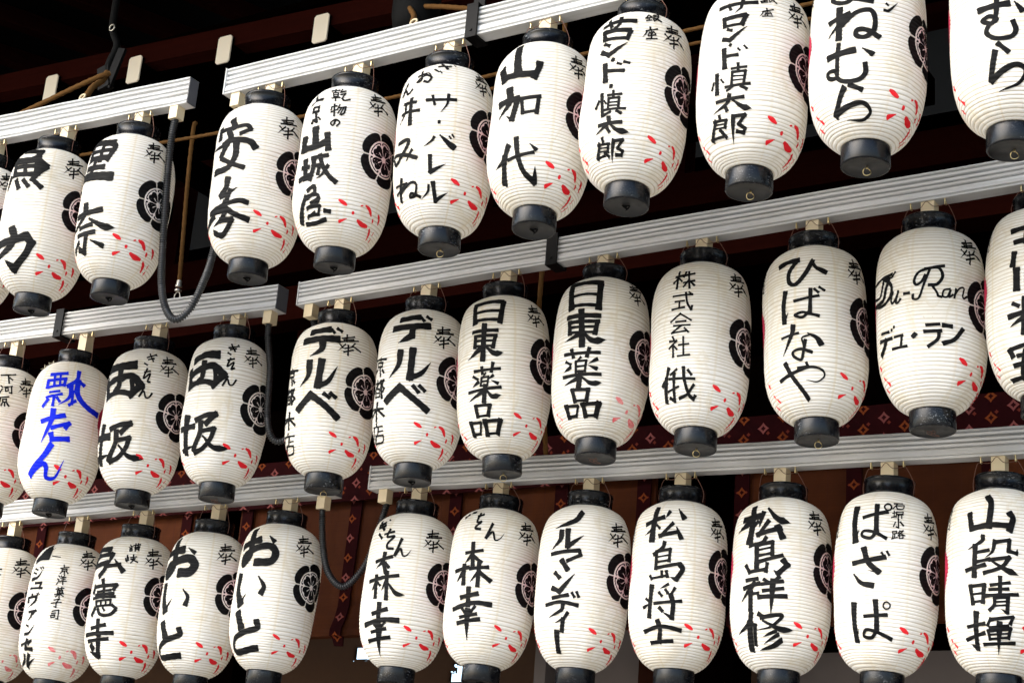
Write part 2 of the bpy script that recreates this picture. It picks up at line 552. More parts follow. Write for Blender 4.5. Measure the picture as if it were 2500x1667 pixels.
def blind(x0, x1, zb, strips, label):
    t = thing("bamboo_blind", ((x0 + x1) / 2, 5.31, zb), label, "blind", "bamboo blinds behind the lanterns")
    cx = (x0 + x1) / 2
    m = MB()
    nx = max(4, int((x1 - x0) / .1))
    rows = [3.23, 3.0, 2.85, zb + .12, zb + .07, zb + .03, zb + .004, zb]
    offs = [0, 0, 0, 0, -.012, -.03, -.03, -.01]
    vs_ = [(x0 + (x1 - x0) * i / nx - cx, o_ + .004 * math.sin(i * 1.7), z - zb) for z, o_ in zip(rows, offs) for i in range(nx + 1)]
    vs_ += [(x, y + .014, z) for x, y, z in vs_]
    h = len(rows) * (nx + 1)
    fs = []
    for j in range(len(rows) - 1):
        for i in range(nx):
            a = j * (nx + 1) + i
            fs += [(a, a + nx + 1, a + nx + 2, a + 1), (h + a, h + a + 1, h + a + nx + 2, h + a + nx + 1)]
    a = (len(rows) - 1) * (nx + 1)
    fs += [(a + i, h + a + i, h + a + i + 1, a + i + 1) for i in range(nx)]
    fs += [(j * (nx + 1) + e, (j + 1) * (nx + 1) + e, h + (j + 1) * (nx + 1) + e, h + j * (nx + 1) + e) for j in range(len(rows) - 1) for e in (0, nx)]
    m.add(vs_, fs)
    m.build("reed_sheet", M["reed"], t)
    for sx, lean in strips:
        m = MB()
        hw = .027
        L_ = []
        for z, o_ in zip(rows, offs):
            L_ += [(-hw + lean * (z - zb), o_ - .013, z - zb), (hw + lean * (z - zb), o_ - .013, z - zb)]
        L_ += [(-hw, -.005, -.03), (hw, -.02, -.035)]
        k = len(L_)
        L_ += [(x, y + .006, z) for x, y, z in L_]
        fs = []
        for i in range(0, k - 2, 2):
            fs += [(i, i + 2, i + 3, i + 1), (k + i, k + i + 1, k + i + 3, k + i + 2), (i, k + i, k + i + 2, i + 2), (i + 1, i + 3, k + i + 3, k + i + 1)]
        m.add(L_, fs)
        m.build("brocade_strip", M["strip"], t, (sx - cx, 0, 0))
    return t


blind(-6.75, -4.955, 2.66, [(-6.7, 0), (-5.86, 0), (-5.0, 0)], "brown bamboo blind behind the leftmost lanterns of the bottom row")
blind(-4.715, -2.80, 2.672, [(-4.67, 0), (-4.13, .03), (-3.645, 0), (-3.18, 0), (-2.84, 0)], "wide brown bamboo blind behind the gap where the lowest black hose loops")
blind(-2.49, -0.45, 2.665, [(-2.46, 0), (-2.055, 0), (-1.60, 0), (-1.1, 0), (-.5, 0)], "brown bamboo blind behind the right end of the bottom row")

# ------------------------------------------------------------------ brush writing: kind, width, then u,z in mm on the paper
WRITING = {
 't1': '>24 -24,20 -64,34 -84,60;n21 -14,26 59,33 43,61;n26 -54,63 7,68 58,61;n18 58,63 92,88;n25 88,91 57,123;n15 -31,90 74,88;n17 -26,116 58,119;n22 -42,69 -26,116;n15 7,63 22,120;n22 57,66 64,116;>21 -51,122 -61,169;n16 -11,137 4,164;n14 19,138 41,160;n15 50,135 86,163;n26 -88,357 13,343 64,329;n25 66,331 84,351 67,390 29,430;>23 25,433 -12,405;>c24 8,304 19,331 -2,372 -107,411',
 't2': 'n25 -73,45 35,61;n20 -73,46 -49,117;n19 35,61 47,81 28,121;n15 -45,86 34,88;n19 -52,110 26,115;n16 -4,63 0,124;n17 -18,117 -31,182;n18 -54,144 20,148;n29 -100,169 -25,176 52,183;n18 -68,305 7,301 42,296;>23 -24,274 -23,304 -56,335 -107,361;m18 5,324 57,350 95,353;n14 -39,349 14,342;n14 -49,371 27,367;n18 -5,378 -15,425 -42,414;n15 -44,393 -82,414;<14 17,393 61,410',
 't3': 'n21 -7,80 8,106;n21 -58,100 -53,133;n13 -45,108 8,106 48,103 63,117 32,129;>c19 -12,117 -2,145 -37,162 -85,162;nc19 -25,158 -2,149 38,151 67,159 82,176;nc20 22,165 23,204 0,238 -52,243;n14 -29,186 -29,203 17,227 54,241;n20 -13,159 -30,194;n20 7,274 4,301 -15,322;>15 -14,327 15,319 42,304;n15 20,311 8,346;n14 -69,367 4,352 52,344 77,350;>18 5,347 -6,368 -66,374;n16 12,367 42,385 83,399;>18 -44,380 -127,407;>15 5,377 -12,396 -50,409;n16 -13,397 30,399 11,423 -17,438 -55,425',
 't4': 'n6 21,40 46,38;n5 32,35 34,46;n4 29,48 45,47 47,61 34,62 28,48;n4 32,55 46,54;n5 29,67 53,64;n4 40,61 42,77;n5 55,35 52,46;n5 53,45 68,40;n5 55,54 69,49 61,67 69,73 86,69;n4 36,96 34,108;n4 34,98 50,93;n5 42,88 46,126;n4 35,114 53,105;n4 58,89 53,105;n5 58,99 77,95 74,115 67,121;n4 65,98 56,117;n4 71,98 63,121;nc5 53,139 47,156 39,148 52,138 65,146 58,158;n10 -48,45 -35,59;n9 -38,64 -4,67;>7 -35,64 -68,78;n10 -36,88 -33,105;n8 -36,88 -11,90 -9,106 -32,104;n9 -19,108 -11,138 -22,132;n9 -26,131 -29,139;n5 -6,125 3,134;n23 -10,161 -4,211;n28 -52,187 -53,216;n19 -52,218 -1,216 26,207;n18 33,183 40,227;n13 -51,273 -21,276;n20 -37,256 -32,308;n15 -63,307 -6,301;n12 -10,251 40,247;n16 -4,253 -3,283 -11,314;n12 -6,277 18,274 16,301;n13 16,244 29,279 53,311 73,327;>11 45,279 28,306 12,315;nc13 -16,347 6,338 10,357 -15,368;nc11 -26,365 20,364 22,386 -19,399;n18 -26,366 -45,397 -57,430;n9 -19,398 31,396 26,418 -17,420;n9 -2,385 22,376;n8 -21,424 12,412;n11 -35,439 11,440 49,432;n11 47,409 63,411',
 't5': 'n7 52,37 91,29;n8 56,19 80,43;n5 41,49 55,57;n4 59,55 64,61;n6 105,21 108,23;n7 -13,60 18,60;nc7 -3,45 4,78 -13,79 15,66 35,75 27,89 14,85;n4 24,59 31,65;n8 -62,68 -84,100;nc8 -84,100 -67,88 -50,105 -29,99;n9 -67,131 -7,146;n9 -73,163 4,173;>11 -54,134 -53,169 -86,192;n14 -26,131 -26,207;nc11 -63,258 -26,257 -35,284 -73,318 -84,291 -37,299 5,317;>9 -12,290 -33,322;n12 -55,366 -78,420;n6 -86,378 -31,382 -91,399;nc8 -61,398 -15,385 4,394 -6,420 -30,421 -18,413 11,427;n9 27,146 108,146;n7 43,133 50,161;>8 88,130 85,160 68,186;n10 65,215 66,215;>8 54,261 48,272 26,288;<17 74,259 95,279 109,289;n5 96,258 101,264;n5 104,252 109,259;n11 46,317 49,364;>11 49,365 89,342;>7 44,400 40,417 15,433;n12 57,394 64,440;>10 64,440 101,419',
 't6': 'n24 -10,45 2,132;n24 -61,103 -42,142;n19 -47,135 1,139 54,142;n18 62,108 61,123 51,152;n19 -50,216 -18,213 7,213;n17 7,215 -6,272;>8 -6,274 -26,257;>20 -20,179 -17,220 -53,257;n10 19,213 25,260;n11 21,215 69,213;n11 67,214 64,262;n9 26,258 63,256;>17 -14,351 -31,383 -65,400;n20 -27,380 -43,440;n9 -13,389 62,376;n14 12,333 19,385 36,426 69,450;>14 70,450 69,414;<10 54,354 69,368',
 't7': 'n14 -49,62 52,63;n10 -33,46 -14,77;n11 10,50 10,71 -2,85;n14 -39,84 -30,113;n14 -37,87 41,96;n12 44,99 37,123;n10 -26,114 37,121;n9 -28,127 -12,136;>13 -33,152 -10,165 38,136;n11 2,181 4,182;n14 -19,193 -14,241;n10 -13,211 35,218;n7 17,194 27,198;n7 35,192 49,197;n11 3,259 5,259;n10 -21,278 -15,342;n9 -29,297 -39,313;n5 -12,299 -5,309;n7 -2,285 35,286;n7 12,274 14,292;n7 1,295 1,327;n7 1,295 30,296 30,328;n5 2,307 29,308;n5 2,316 30,318;n7 -10,326 48,328;n8 8,335 -9,340;n8 26,334 38,341;n10 -26,366 40,366;>11 5,349 3,367 -38,388;m12 9,368 30,386 63,393;n9 2,379 8,389;n9 -16,401 -14,410;n6 -37,415 8,418;n12 -29,414 -44,444;n9 4,419 -1,435;n4 -30,424 1,426;n4 -32,432 -1,434;n6 -48,445 -13,443;n8 -13,436 1,447;>11 21,412 9,460;n8 21,413 48,412 32,430 48,438 44,446 26,445;n4 90,37 81,51;n5 90,37 99,44;n5 85,50 97,45;n4 91,48 91,58;n4 84,60 98,55;n5 104,37 123,26 117,44 103,50;n4 104,43 118,37;n4 104,49 106,58 112,52;n6 112,47 126,55;n5 95,81 96,87;n4 85,94 115,83;>4 87,94 84,104 76,116;n3 95,96 91,106;n4 95,97 99,103;n3 105,93 101,102;n4 105,94 110,99;n4 100,93 100,116;n4 91,110 111,103;n4 87,120 115,114',
 't8': 'n11 -39,84 61,79;n8 -14,79 -6,97;>10 25,67 21,94 8,107;n11 -22,120 -18,145;n12 -21,123 34,118;n13 36,119 27,144;n8 -15,145 27,144;n8 -9,155 1,159;>11 -20,180 -2,187 39,152;n8 -1,200 1,201;n13 -17,210 -14,259;n9 -14,230 19,231;n5 20,213 25,219;n5 35,207 42,215;n12 -37,273 -35,325;n7 -47,292 -52,309;n5 -24,289 -16,300;n7 6,267 42,266;n7 22,255 23,274;n7 8,277 6,311;n7 8,277 41,277 37,313;n4 10,288 38,290;n4 9,299 37,300;n7 -10,314 52,312;n6 9,316 -6,324;n8 31,317 45,326;n9 -35,348 37,346;>10 1,336 -6,357 -46,377;m12 12,353 36,371 59,377;n9 -10,368 -6,376;n8 -29,385 -28,394;n7 -49,396 -8,399;n11 -42,396 -64,436;n8 -10,400 -15,416;n4 -41,405 -13,408;n4 -45,413 -17,416;n6 -70,434 -24,435;n9 -31,419 -15,438;>11 11,392 4,454;n9 11,393 43,392 25,413 43,424 39,433 19,429;n4 71,76 89,70;n4 82,60 81,78;n4 73,80 89,77;n3 94,63 95,77 101,71;n4 100,65 114,77;n4 87,97 88,102;n4 77,108 104,99;>3 79,108 75,116 69,124;n3 86,110 83,117;n3 95,107 100,114;n3 90,105 90,120;n3 84,115 99,111;n3 77,122 103,118',
 't9': 'nc11 7,117 9,158 -15,163 -39,149 -26,140 12,156 59,169;n13 10,136 40,135;n6 93,173 97,176;>7 88,192 99,191 121,165;n16 -19,179 -20,258;n13 -43,210 5,196;>12 3,198 -49,249;nc12 -16,227 19,198 53,192 66,213 64,249 44,264 24,258 26,243 48,246 76,266;n16 -48,302 18,297;nc11 -20,274 -24,320 -26,357 -48,355 -52,339 -30,341 -22,363 -1,375 31,375 47,359 46,335;<12 42,296 62,310;n11 8,385 38,399;n16 -8,391 -30,422 -45,444;>c12 -45,444 0,432 41,428 63,447 39,462 -10,459',
 't10': 'n15 -31,241 33,236;nc11 9,216 7,260 -2,282 -24,271 -8,263 8,274 -10,288 -14,306 6,322 38,321 50,305 44,282;<13 50,235 64,255;n11 10,336 32,357;n13 3,355 -5,390 -11,417;>c13 -10,419 28,395 55,388 73,403 56,429 7,442;n14 11,108 -1,169',
 'm1': 'n6 93,47 150,36;n6 121,44 128,75;n6 128,54 139,60;n5 100,89 108,94;n5 100,117 107,101;n5 115,93 141,86;n4 118,98 120,109 129,105 127,95 118,98;n5 138,87 142,113 134,112;n5 105,134 134,127;n5 107,133 105,160;n5 115,140 127,137 128,148 117,150 115,140;n5 123,149 125,163;n5 115,154 113,163;n6 131,152 139,161',
 'm2': 'n12 28,70 86,60;n12 24,96 25,119;n11 23,94 86,81 85,107;n9 29,119 84,104;n9 42,68 50,111;n8 63,65 70,108;n8 40,136 73,129;n9 31,155 83,139;n10 59,154 60,183;n12 38,163 23,186;n9 69,153 81,167;n14 129,50 126,81 99,107;>14 110,99 111,147 81,178;nc18 132,85 134,124 153,153 186,173 226,183;n9 120,122 123,170;n10 133,157 115,174;n12 129,81 153,96;n16 31,240 105,215;>18 66,200 66,238 43,314;n14 73,262 127,240 118,257;n17 73,284 81,302 132,294;n19 80,323 59,363 6,425;>c17 12,421 57,388 74,399 78,431 113,427 132,370',
 'm3': 'n6 90,49 119,37;n6 96,57 115,51;n5 98,34 114,62;n5 122,34 125,39;n6 84,72 95,77;n6 90,104 108,99;nc6 97,91 89,126 109,108 104,136 112,137;n6 96,159 83,191;nc6 83,191 96,172 105,192 116,191 124,176;n30 -68,87 0,84 48,79;n30 -80,130 -51,187;n24 -56,141 6,125 52,122 84,153 53,186;n21 0,104 4,153 -8,171;n19 -37,185 11,177 53,184;n16 51,137 59,177;n9 26,129 17,136;n28 -54,292 -66,410;n24 -108,327 -15,329;>22 -115,402 -11,391;n18 -6,304 31,292 68,287 39,317;n20 19,314 18,354 -12,408;n16 18,346 70,336 60,371 32,401 -6,413;m16 35,363 72,396 127,402',
 'm4': 'n26 -45,94 9,84 54,84;n29 -68,130 -46,186;n24 -46,144 8,129 47,123 83,154 50,187;n19 10,110 8,157 -7,175;n18 -39,182 15,175 50,183;n15 53,139 58,179;n27 -39,294 -53,404;n18 -72,327 -6,325;>13 -75,397 1,389;n18 4,305 40,291 71,288 43,318;n18 23,314 22,353 -6,402;n15 24,345 71,336 61,370 34,399 -1,410;m16 37,362 72,395 125,397;n6 89,56 120,46;n6 95,62 115,56;n6 97,41 112,67;n5 123,40 126,46;n6 88,75 98,80;n6 91,101 111,95;nc6 99,94 91,123 111,108 105,132 114,128;n6 97,158 83,189;nc6 83,189 96,168 104,185 115,185 124,168',
 'm5': 'n22 -4,50 62,44;n10 71,43 83,56;n11 92,39 108,48;n23 -24,81 31,78 96,78;>22 47,88 46,115 12,135;>21 10,156 11,200 -14,233;n23 52,155 47,237;>18 47,237 78,222 102,173;n25 -15,308 28,266;n20 28,266 74,299 117,335;n12 70,263 87,274;n12 90,260 106,272;n8 -76,166 -71,174;n7 -121,161 -35,179;n8 -110,170 -103,185;n7 -110,170 -54,183 -56,196 -97,187;n9 -70,194 -61,220;n8 -105,193 -121,200;n8 -54,207 -45,217;n7 -121,228 -64,241;n7 -87,229 -83,260;n8 -70,238 -121,246;n7 -101,251 -92,277;n7 -101,251 -67,258 -64,282 -92,277;n5 -94,264 -66,270;n9 -62,237 -52,286;n8 -61,240 -44,239 -52,257 -37,270 -46,277;n7 -105,326 -36,334;n10 -65,312 -66,364;n9 -62,331 -126,343;n8 -57,335 -28,357;n9 -71,378 -73,385;n5 -109,382 -32,390;n5 -98,384 -131,410 -138,428;n9 -64,391 -77,413;n4 -63,404 -39,405;n9 -94,412 -138,433;n5 -95,412 -42,419 -61,439 -138,431',
 'm6': 'n19 -2,54 63,49;n10 70,50 81,62;n11 90,46 104,54;n21 -21,84 33,82 97,79;>21 47,90 46,115 6,134;>19 15,165 13,207 -15,245;n21 55,161 54,252;>17 54,252 86,236 111,200;n24 -21,317 25,280;n19 25,280 69,316 114,348;n11 66,277 83,296;n11 85,276 101,290;n8 -69,172 -66,180;n7 -127,163 -37,182;n8 -95,180 -94,193;n6 -95,180 -53,190 -55,202 -89,195;n8 -70,201 -61,230;n8 -93,204 -126,202;n7 -53,213 -43,224;n6 -101,246 -57,254;n7 -80,241 -79,262;n8 -54,250 -111,269;n7 -94,265 -88,293;n5 -94,265 -61,272 -59,298 -85,293;n4 -89,279 -61,285;n9 -54,248 -47,303;n7 -53,251 -39,249 -48,264 -35,277 -42,285;n7 -116,326 -35,340;n10 -71,315 -74,370;n9 -70,336 -120,348;n8 -64,337 -30,363;n9 -74,380 -74,387;n4 -103,385 -37,393;n8 -95,387 -114,408 -146,419;n8 -64,394 -75,414;n4 -64,404 -39,406;n9 -88,412 -116,431;n5 -89,413 -40,419 -53,436 -115,431',
 'm7': 'n19 -32,42 -18,105;n15 -29,43 71,42;n16 73,44 64,108;n9 -15,73 64,74;n10 -13,100 63,102;n11 -23,134 56,135;n16 17,118 12,223;n12 -12,149 -14,183;n10 -12,149 54,151;n12 51,153 44,187;n7 -9,164 47,167;n7 -10,180 43,183;>14 8,187 -38,217;m15 22,184 48,206 75,206;n9 -13,257 66,255;n9 10,247 13,267;n10 45,237 41,263;n6 23,266 16,277;n7 11,280 9,304;n6 11,279 33,278 30,305 9,304;n6 11,291 32,291;n8 -17,273 -2,283;>10 0,292 -18,304;>9 46,276 34,286;<9 45,292 61,300;n9 -33,319 69,312;n14 24,305 20,352;>11 15,324 -33,345;m13 30,322 46,339 71,336;n13 -10,362 -5,393;n9 -10,362 40,364;n12 38,365 32,393;n7 -4,393 32,393;n17 -40,408 -41,441;n8 -40,408 4,411 -8,441 -38,440;n16 19,408 20,444;n10 19,409 72,408;n15 70,409 61,442;n7 21,443 61,442',
 'm8': 'n24 -52,37 -31,121;n18 -49,38 61,48;n18 59,54 57,130;n9 -27,84 57,88;n11 -26,118 57,122;n14 -41,150 61,155;n18 7,138 14,244;n14 -31,167 -28,203;n11 -31,169 60,172;n14 56,174 51,209;n8 -25,185 50,188;n8 -26,201 51,205;>14 8,208 -42,226;m17 16,205 45,231 83,229;n10 -38,267 67,269;n10 -17,255 -10,279;n11 37,256 32,280;n8 13,282 5,292;n8 -1,294 1,326;n7 -1,293 31,293 29,325 1,324;n7 2,309 28,309;n8 -33,290 -17,300;>11 -19,309 -40,319;>10 61,290 39,303;<11 42,310 61,318;n10 -42,334 73,335;n16 16,328 11,367;>11 8,345 -39,358;m13 24,345 48,361 78,359;n13 -11,376 -4,408;n10 -12,376 43,379;n12 41,379 35,408;n7 -5,407 35,408;n18 -44,418 -43,444;n8 -45,417 4,421 -7,446 -43,445;n16 22,419 28,447;n10 21,419 78,415;n17 74,417 67,446;n7 26,447 67,446',
 'm9': 'n8 -22,70 1,68;n7 -14,53 -13,109;n7 -13,75 -26,89;n5 -9,77 1,88;n7 7,69 37,65;n6 7,93 39,89;n7 10,57 5,73;n6 19,56 26,112;n6 21,88 8,106;n6 25,89 40,105;n6 -21,133 36,133;n5 -13,151 14,151;n5 0,151 0,171;n6 -21,174 15,171;n6 17,126 23,158 35,180 37,168;n5 26,125 33,131;n6 5,190 -22,211;n5 5,190 37,212;n5 -7,213 22,213;n5 -13,224 34,226;n6 8,227 -18,245;n5 -18,245 24,243;n5 19,234 31,247;n5 -15,256 -10,266;n6 -23,269 -2,270 -24,289;n6 -12,282 -11,316;n5 -9,285 0,295;n5 5,283 33,282;n5 17,260 20,315;n5 3,315 37,314;n10 -25,347 -33,373 -49,392;n13 -33,376 -44,433;n7 0,353 -18,365;n7 -22,377 53,381;n9 -7,363 -12,435 -26,427;n6 -30,410 5,400;n9 21,349 24,384 36,421 51,434 56,426;n8 51,398 32,421 6,430;n7 34,357 44,370',
 'm10': 'n16 -52,76 -26,69 5,68;nc12 4,69 -18,101 -17,133 2,142 28,113 48,75;<14 48,73 56,95 82,110;n13 -28,161 -33,202 -31,247;>6 -31,247 -19,221;n8 -1,191 62,181;n10 42,161 40,227;nc8 39,225 20,240 0,232 20,226 41,233 62,239;n7 52,161 62,171;n7 65,156 78,165;n7 -40,290 8,284;>12 -6,262 -10,286 -38,339;<14 37,289 57,302 67,318;nc5 40,292 19,298 21,314 23,323;nc8 27,306 21,338 14,358 -5,347 -7,334 15,329 43,340;>c9 -57,403 -7,389 38,379 70,387 77,403 56,417 26,411;n12 -33,362 -13,402 26,456;n7 28,367 32,377 4,379',
 'm11': 'nc8 -61,145 -104,146 -145,156 -155,183 -112,195 -97,167 -92,147;nc11 -70,154 -83,179 -96,208 -144,212 -170,213;nc9 -93,147 -63,175 -67,206 -97,222 -140,210;n5 -49,142 -60,154 -97,147;nc6 -56,197 -63,215 -57,227 -43,209;nc6 -39,198 -47,226 -40,229 -33,221;n7 -22,209 -9,209;nc7 80,139 46,145 17,155 5,176 10,189 24,181 33,164;nc6 44,150 29,189 16,225 2,227 1,215;nc8 34,147 66,145 76,168 62,190 42,192;nc6 49,193 61,213 64,222 72,225;nc5 94,202 79,206 75,222 86,224 95,206;nc5 95,205 91,224 94,223 101,217;n5 110,200 105,225;nc5 106,217 116,201 126,193 134,194 129,216 133,221 143,214;n7 -101,298 -72,301;n7 -62,299 -61,299;n7 -54,293 -53,293;n9 -110,317 -63,321;n13 -84,320 -92,338 -108,353;n6 -52,320 -28,320;n7 -30,320 -34,350;n7 -61,350 -18,351;n14 2,325 3,326;n8 34,300 65,298;n9 29,317 69,316;n9 65,318 61,338 38,356;n11 76,301 95,303;n11 77,348 103,337 126,307',
 'm12': 'n14 -37,89 37,81;n13 -28,122 40,115;n14 1,62 0,126;n15 -31,152 -36,182;n18 -26,197 -27,246;n14 4,141 1,249;n14 30,140 29,255;n10 -38,283 -23,292;n14 -49,315 33,306;n15 -6,275 -12,362;>11 -15,325 -46,341;m12 1,324 32,346;n10 -48,397 31,385;n15 -57,399 -51,413;n9 -36,415 13,412;n10 -52,435 33,430;n15 -12,409 -36,464;n9 -88,463 26,460',
 'b1': 'n5 61,100 96,95;n5 80,94 83,109;n4 78,110 97,117',
 'b2': 'm58 -42,68 -15,50 14,32;n5 -96,58 -92,45;n3 27,59 64,62;n6 -43,107 -24,113;n6 -49,121 -27,127;>12 -46,148 -14,140 3,113;n5 -13,103 -6,109;n5 -3,101 5,107;n9 -18,162 10,160 6,181;n8 -42,181 18,180;n10 -23,204 -19,212;n13 -42,216 -39,230;>10 -42,216 1,210 -1,228 -31,250;n5 1,200 7,205;n4 7,197 13,203;n9 -22,267 11,262 -2,274;>10 -4,271 -9,285 -22,298;n7 -28,313 -14,318;>10 -29,346 -5,341 16,313;n9 -46,384 10,369 -2,381;n13 -12,366 -18,396 16,398;>12 -25,418 -35,439 -89,455;n15 0,418 -18,454;>10 -19,455 29,428;n4 86,90 88,98;n4 76,103 105,96;n4 82,107 83,113 100,109 99,103 82,107;n4 92,112 93,123;n4 84,114 78,122;n4 99,112 106,119;n4 75,131 80,135;n4 73,143 79,146;n4 73,163 79,150;n4 84,130 88,135;n4 95,127 93,134;n4 84,139 101,134;n3 87,145 100,141;n4 83,152 105,147;n4 92,136 95,161;n4 75,180 102,173;n4 81,173 84,181;n4 94,170 94,178;n4 81,185 83,195 100,191 98,181 81,185;n3 82,190 99,186;n4 74,200 104,193;n4 89,182 91,209;n4 88,198 78,208;n4 93,197 105,203;n4 76,220 94,213 85,228;n4 85,228 87,245 80,243;n4 68,232 102,225;n4 77,260 99,253 100,285 94,284;n4 76,269 89,265;n4 75,276 77,283 88,280 88,272 75,276',
 'b3': 'n4 76,40 81,46;n4 73,49 86,46;n4 77,54 85,52;n4 78,59 79,64 87,61 86,56 78,59;n5 90,42 116,36;n5 97,35 98,47;n5 107,33 107,44;n4 94,50 114,44;n4 97,52 99,62;n5 97,52 112,48 112,59;n4 99,57 111,54;n5 74,80 76,103;n4 69,91 71,100 81,97 79,87;n4 87,87 108,82;n5 96,76 97,91;n4 88,93 104,89 90,106;n5 93,94 114,101;n19 -102,60 -6,60 -3,80;n16 -55,85 -5,80;n23 -63,83 -86,118;n19 -77,120 -2,111 -7,135 -27,156;>17 15,78 6,119;n14 7,122 52,115;<17 32,101 67,137;n15 -4,172 2,190;n19 -47,194 -53,212;n13 -43,196 54,188 46,204;n9 -25,214 35,207;n10 -34,225 47,218;n11 7,200 10,234;n10 -50,235 54,229;n12 -24,246 -19,265;n8 -24,246 41,241 42,259 -19,265;n9 0,245 4,263;n8 22,244 24,261;n17 -28,273 -40,292;nc12 -9,274 2,290 25,296 50,290 63,276;n8 14,269 22,279;n10 49,259 66,270;n13 -32,340 31,328;n17 -1,313 3,361;n14 -68,362 64,354;n12 -47,384 48,375;n20 9,360 4,432;>17 2,434 -39,418;n20 -29,399 -21,409',
 'b4': 'n26 -109,91 -2,79;nc29 -52,48 -34,103 -37,149 -71,168 -77,140 -11,118 33,109 56,131 42,156 5,160;<13 23,74 48,88;n27 -66,203 -59,251 -39,290;>11 -38,292 -13,249;<16 32,220 50,241 46,267;n27 -40,335 -23,375;nc18 35,351 39,370 -12,388 -67,414 -73,443 42,437',
 'b5': 'n23 -65,93 9,72;nc24 -33,38 -18,98 -20,134 -47,155 -50,130 12,99 56,93 77,114 65,144 14,150;<14 47,59 66,75;n30 -56,196 -59,242 -33,287;>10 -33,289 -8,254;<17 35,201 55,229 49,252;n27 -37,320 -17,364;nc19 46,345 50,367 -3,382 -54,406 -47,442 53,430',
 'b6': 'n10 -58,53 -31,47;n9 -55,63 -24,57;n9 -60,40 -24,71;n4 -20,35 -13,38;n8 -44,84 -24,100;n7 -15,87 19,78;nc8 2,71 -2,96 23,94 4,118 6,133 25,135;n9 50,102 35,155;>c8 35,156 50,134 61,155 74,152 85,134;n11 -32,176 26,161;n13 0,150 -1,177 12,212;>11 -2,177 -28,197;n10 7,182 20,195;n12 -57,237 -4,230;n14 -23,222 -19,289;>13 -22,244 -39,268;n11 2,228 54,220;n13 17,211 24,295;>9 16,240 4,270;m12 24,244 54,276 82,280;n8 -14,244 -3,253;n13 -23,341 29,327;n17 1,311 1,372;n15 -55,374 16,360 70,359;n10 -12,375 -3,384;n9 26,368 12,384;n10 -25,397 30,387;n11 -41,423 46,412;>21 7,379 -1,463',
 'b7': 'n9 -62,43 -48,34;n9 -36,28 -22,27;n8 2,43 22,38;nc8 8,34 5,63 21,64 5,79 6,86 22,89;n9 62,71 47,117;>c7 47,118 66,97 76,122 91,116 103,98;n10 -13,166 41,158;n13 7,135 15,204;>12 10,171 -12,199;n11 18,179 42,196;n12 -46,221 2,212;n14 -14,205 -10,263;>13 -16,227 -36,255;n11 9,216 64,210;n13 36,199 39,269;>10 35,228 13,258;n13 41,228 76,252;n14 -12,305 41,294;n15 11,277 15,330;n14 -41,339 32,322 85,324;n9 -5,339 4,350;n9 38,333 26,350;n10 -11,365 44,355;n12 -20,382 54,370;>18 15,345 14,428',
 'b8': '>18 49,41 31,67 -31,90;>16 -8,101 -9,126 -35,154;n16 13,98 17,147;>14 17,148 62,114;n12 -35,169 9,163 53,159;n11 55,160 59,173 21,191;n15 3,190 23,217;n12 -16,227 0,242;>14 -20,273 4,283 46,230;n11 -16,302 30,293;n8 43,286 51,298;n8 57,283 64,297;n11 -39,322 11,314 62,322;>11 18,323 13,339 -26,359;>10 34,346 23,361 -4,375;n13 21,364 18,397;n17 1,401 -1,451',
 'b9': 'n14 -49,84 11,69;n19 -18,41 -21,135;>14 -15,75 -20,99 -48,118;n7 -7,92 3,102;>11 29,52 20,70;<15 60,45 75,68;n10 42,88 9,125;n12 5,125 59,113;<13 55,101 68,131;n11 21,145 16,160 -10,178;n10 -2,171 -3,221;n9 -2,171 39,165 37,200;n5 1,187 36,182;n7 0,202 37,197;n10 -3,219 68,207;n14 68,209 76,224 60,252;>10 59,253 43,246;n8 16,229 17,245;n8 -20,241 -14,251;n7 -15,249 34,241;n9 30,229 34,245;n14 -13,271 -20,357;n8 -32,306 -20,315;>9 -42,330 -17,321;>8 37,267 14,279;n8 11,290 20,300;n8 30,282 37,292;n8 57,278 46,298;n9 -2,321 76,314;n13 46,297 54,323 52,363;>9 52,363 25,346;n10 14,334 23,343;n11 -41,398 21,386 79,395;n14 9,371 17,393 12,426;n10 -21,429 55,424',
 'b10': 'n18 -73,77 -16,75;n21 -42,46 -34,93 -40,150;>21 -40,88 -92,111;n12 -30,106 -16,93;>14 -1,67 -10,109;m17 16,57 43,86 79,97;n12 17,94 -10,132;n14 -14,131 52,115;n17 44,110 58,141;n11 12,142 1,155 -37,161;n14 -15,159 -14,226;n11 -11,162 31,155 31,191;n6 -8,176 30,170;n8 -9,192 30,187;n11 -13,211 58,194;n15 62,208 73,221 49,245;>10 48,247 36,235;n11 -48,217 -35,239;n10 -36,237 15,232;n11 -16,214 -12,234;n10 17,216 14,239;n11 -46,259 -11,258;n12 -56,280 -5,272;>14 -19,270 -66,316;n16 -32,294 -33,342;n9 -26,299 -7,299;n9 9,261 22,269;>10 52,255 33,269;n10 5,274 61,267;n10 8,293 62,287;n12 -5,310 71,308;>15 35,265 31,357;>16 -31,354 -40,380 -84,403;n21 -36,381 -46,444;n13 -18,386 -25,435;n12 -5,357 10,366;>c11 2,367 62,361 33,391 -12,400;m13 10,377 56,397 97,399;>9 46,403 7,417;>9 53,412 7,435;>13 62,427 35,441 -11,450',
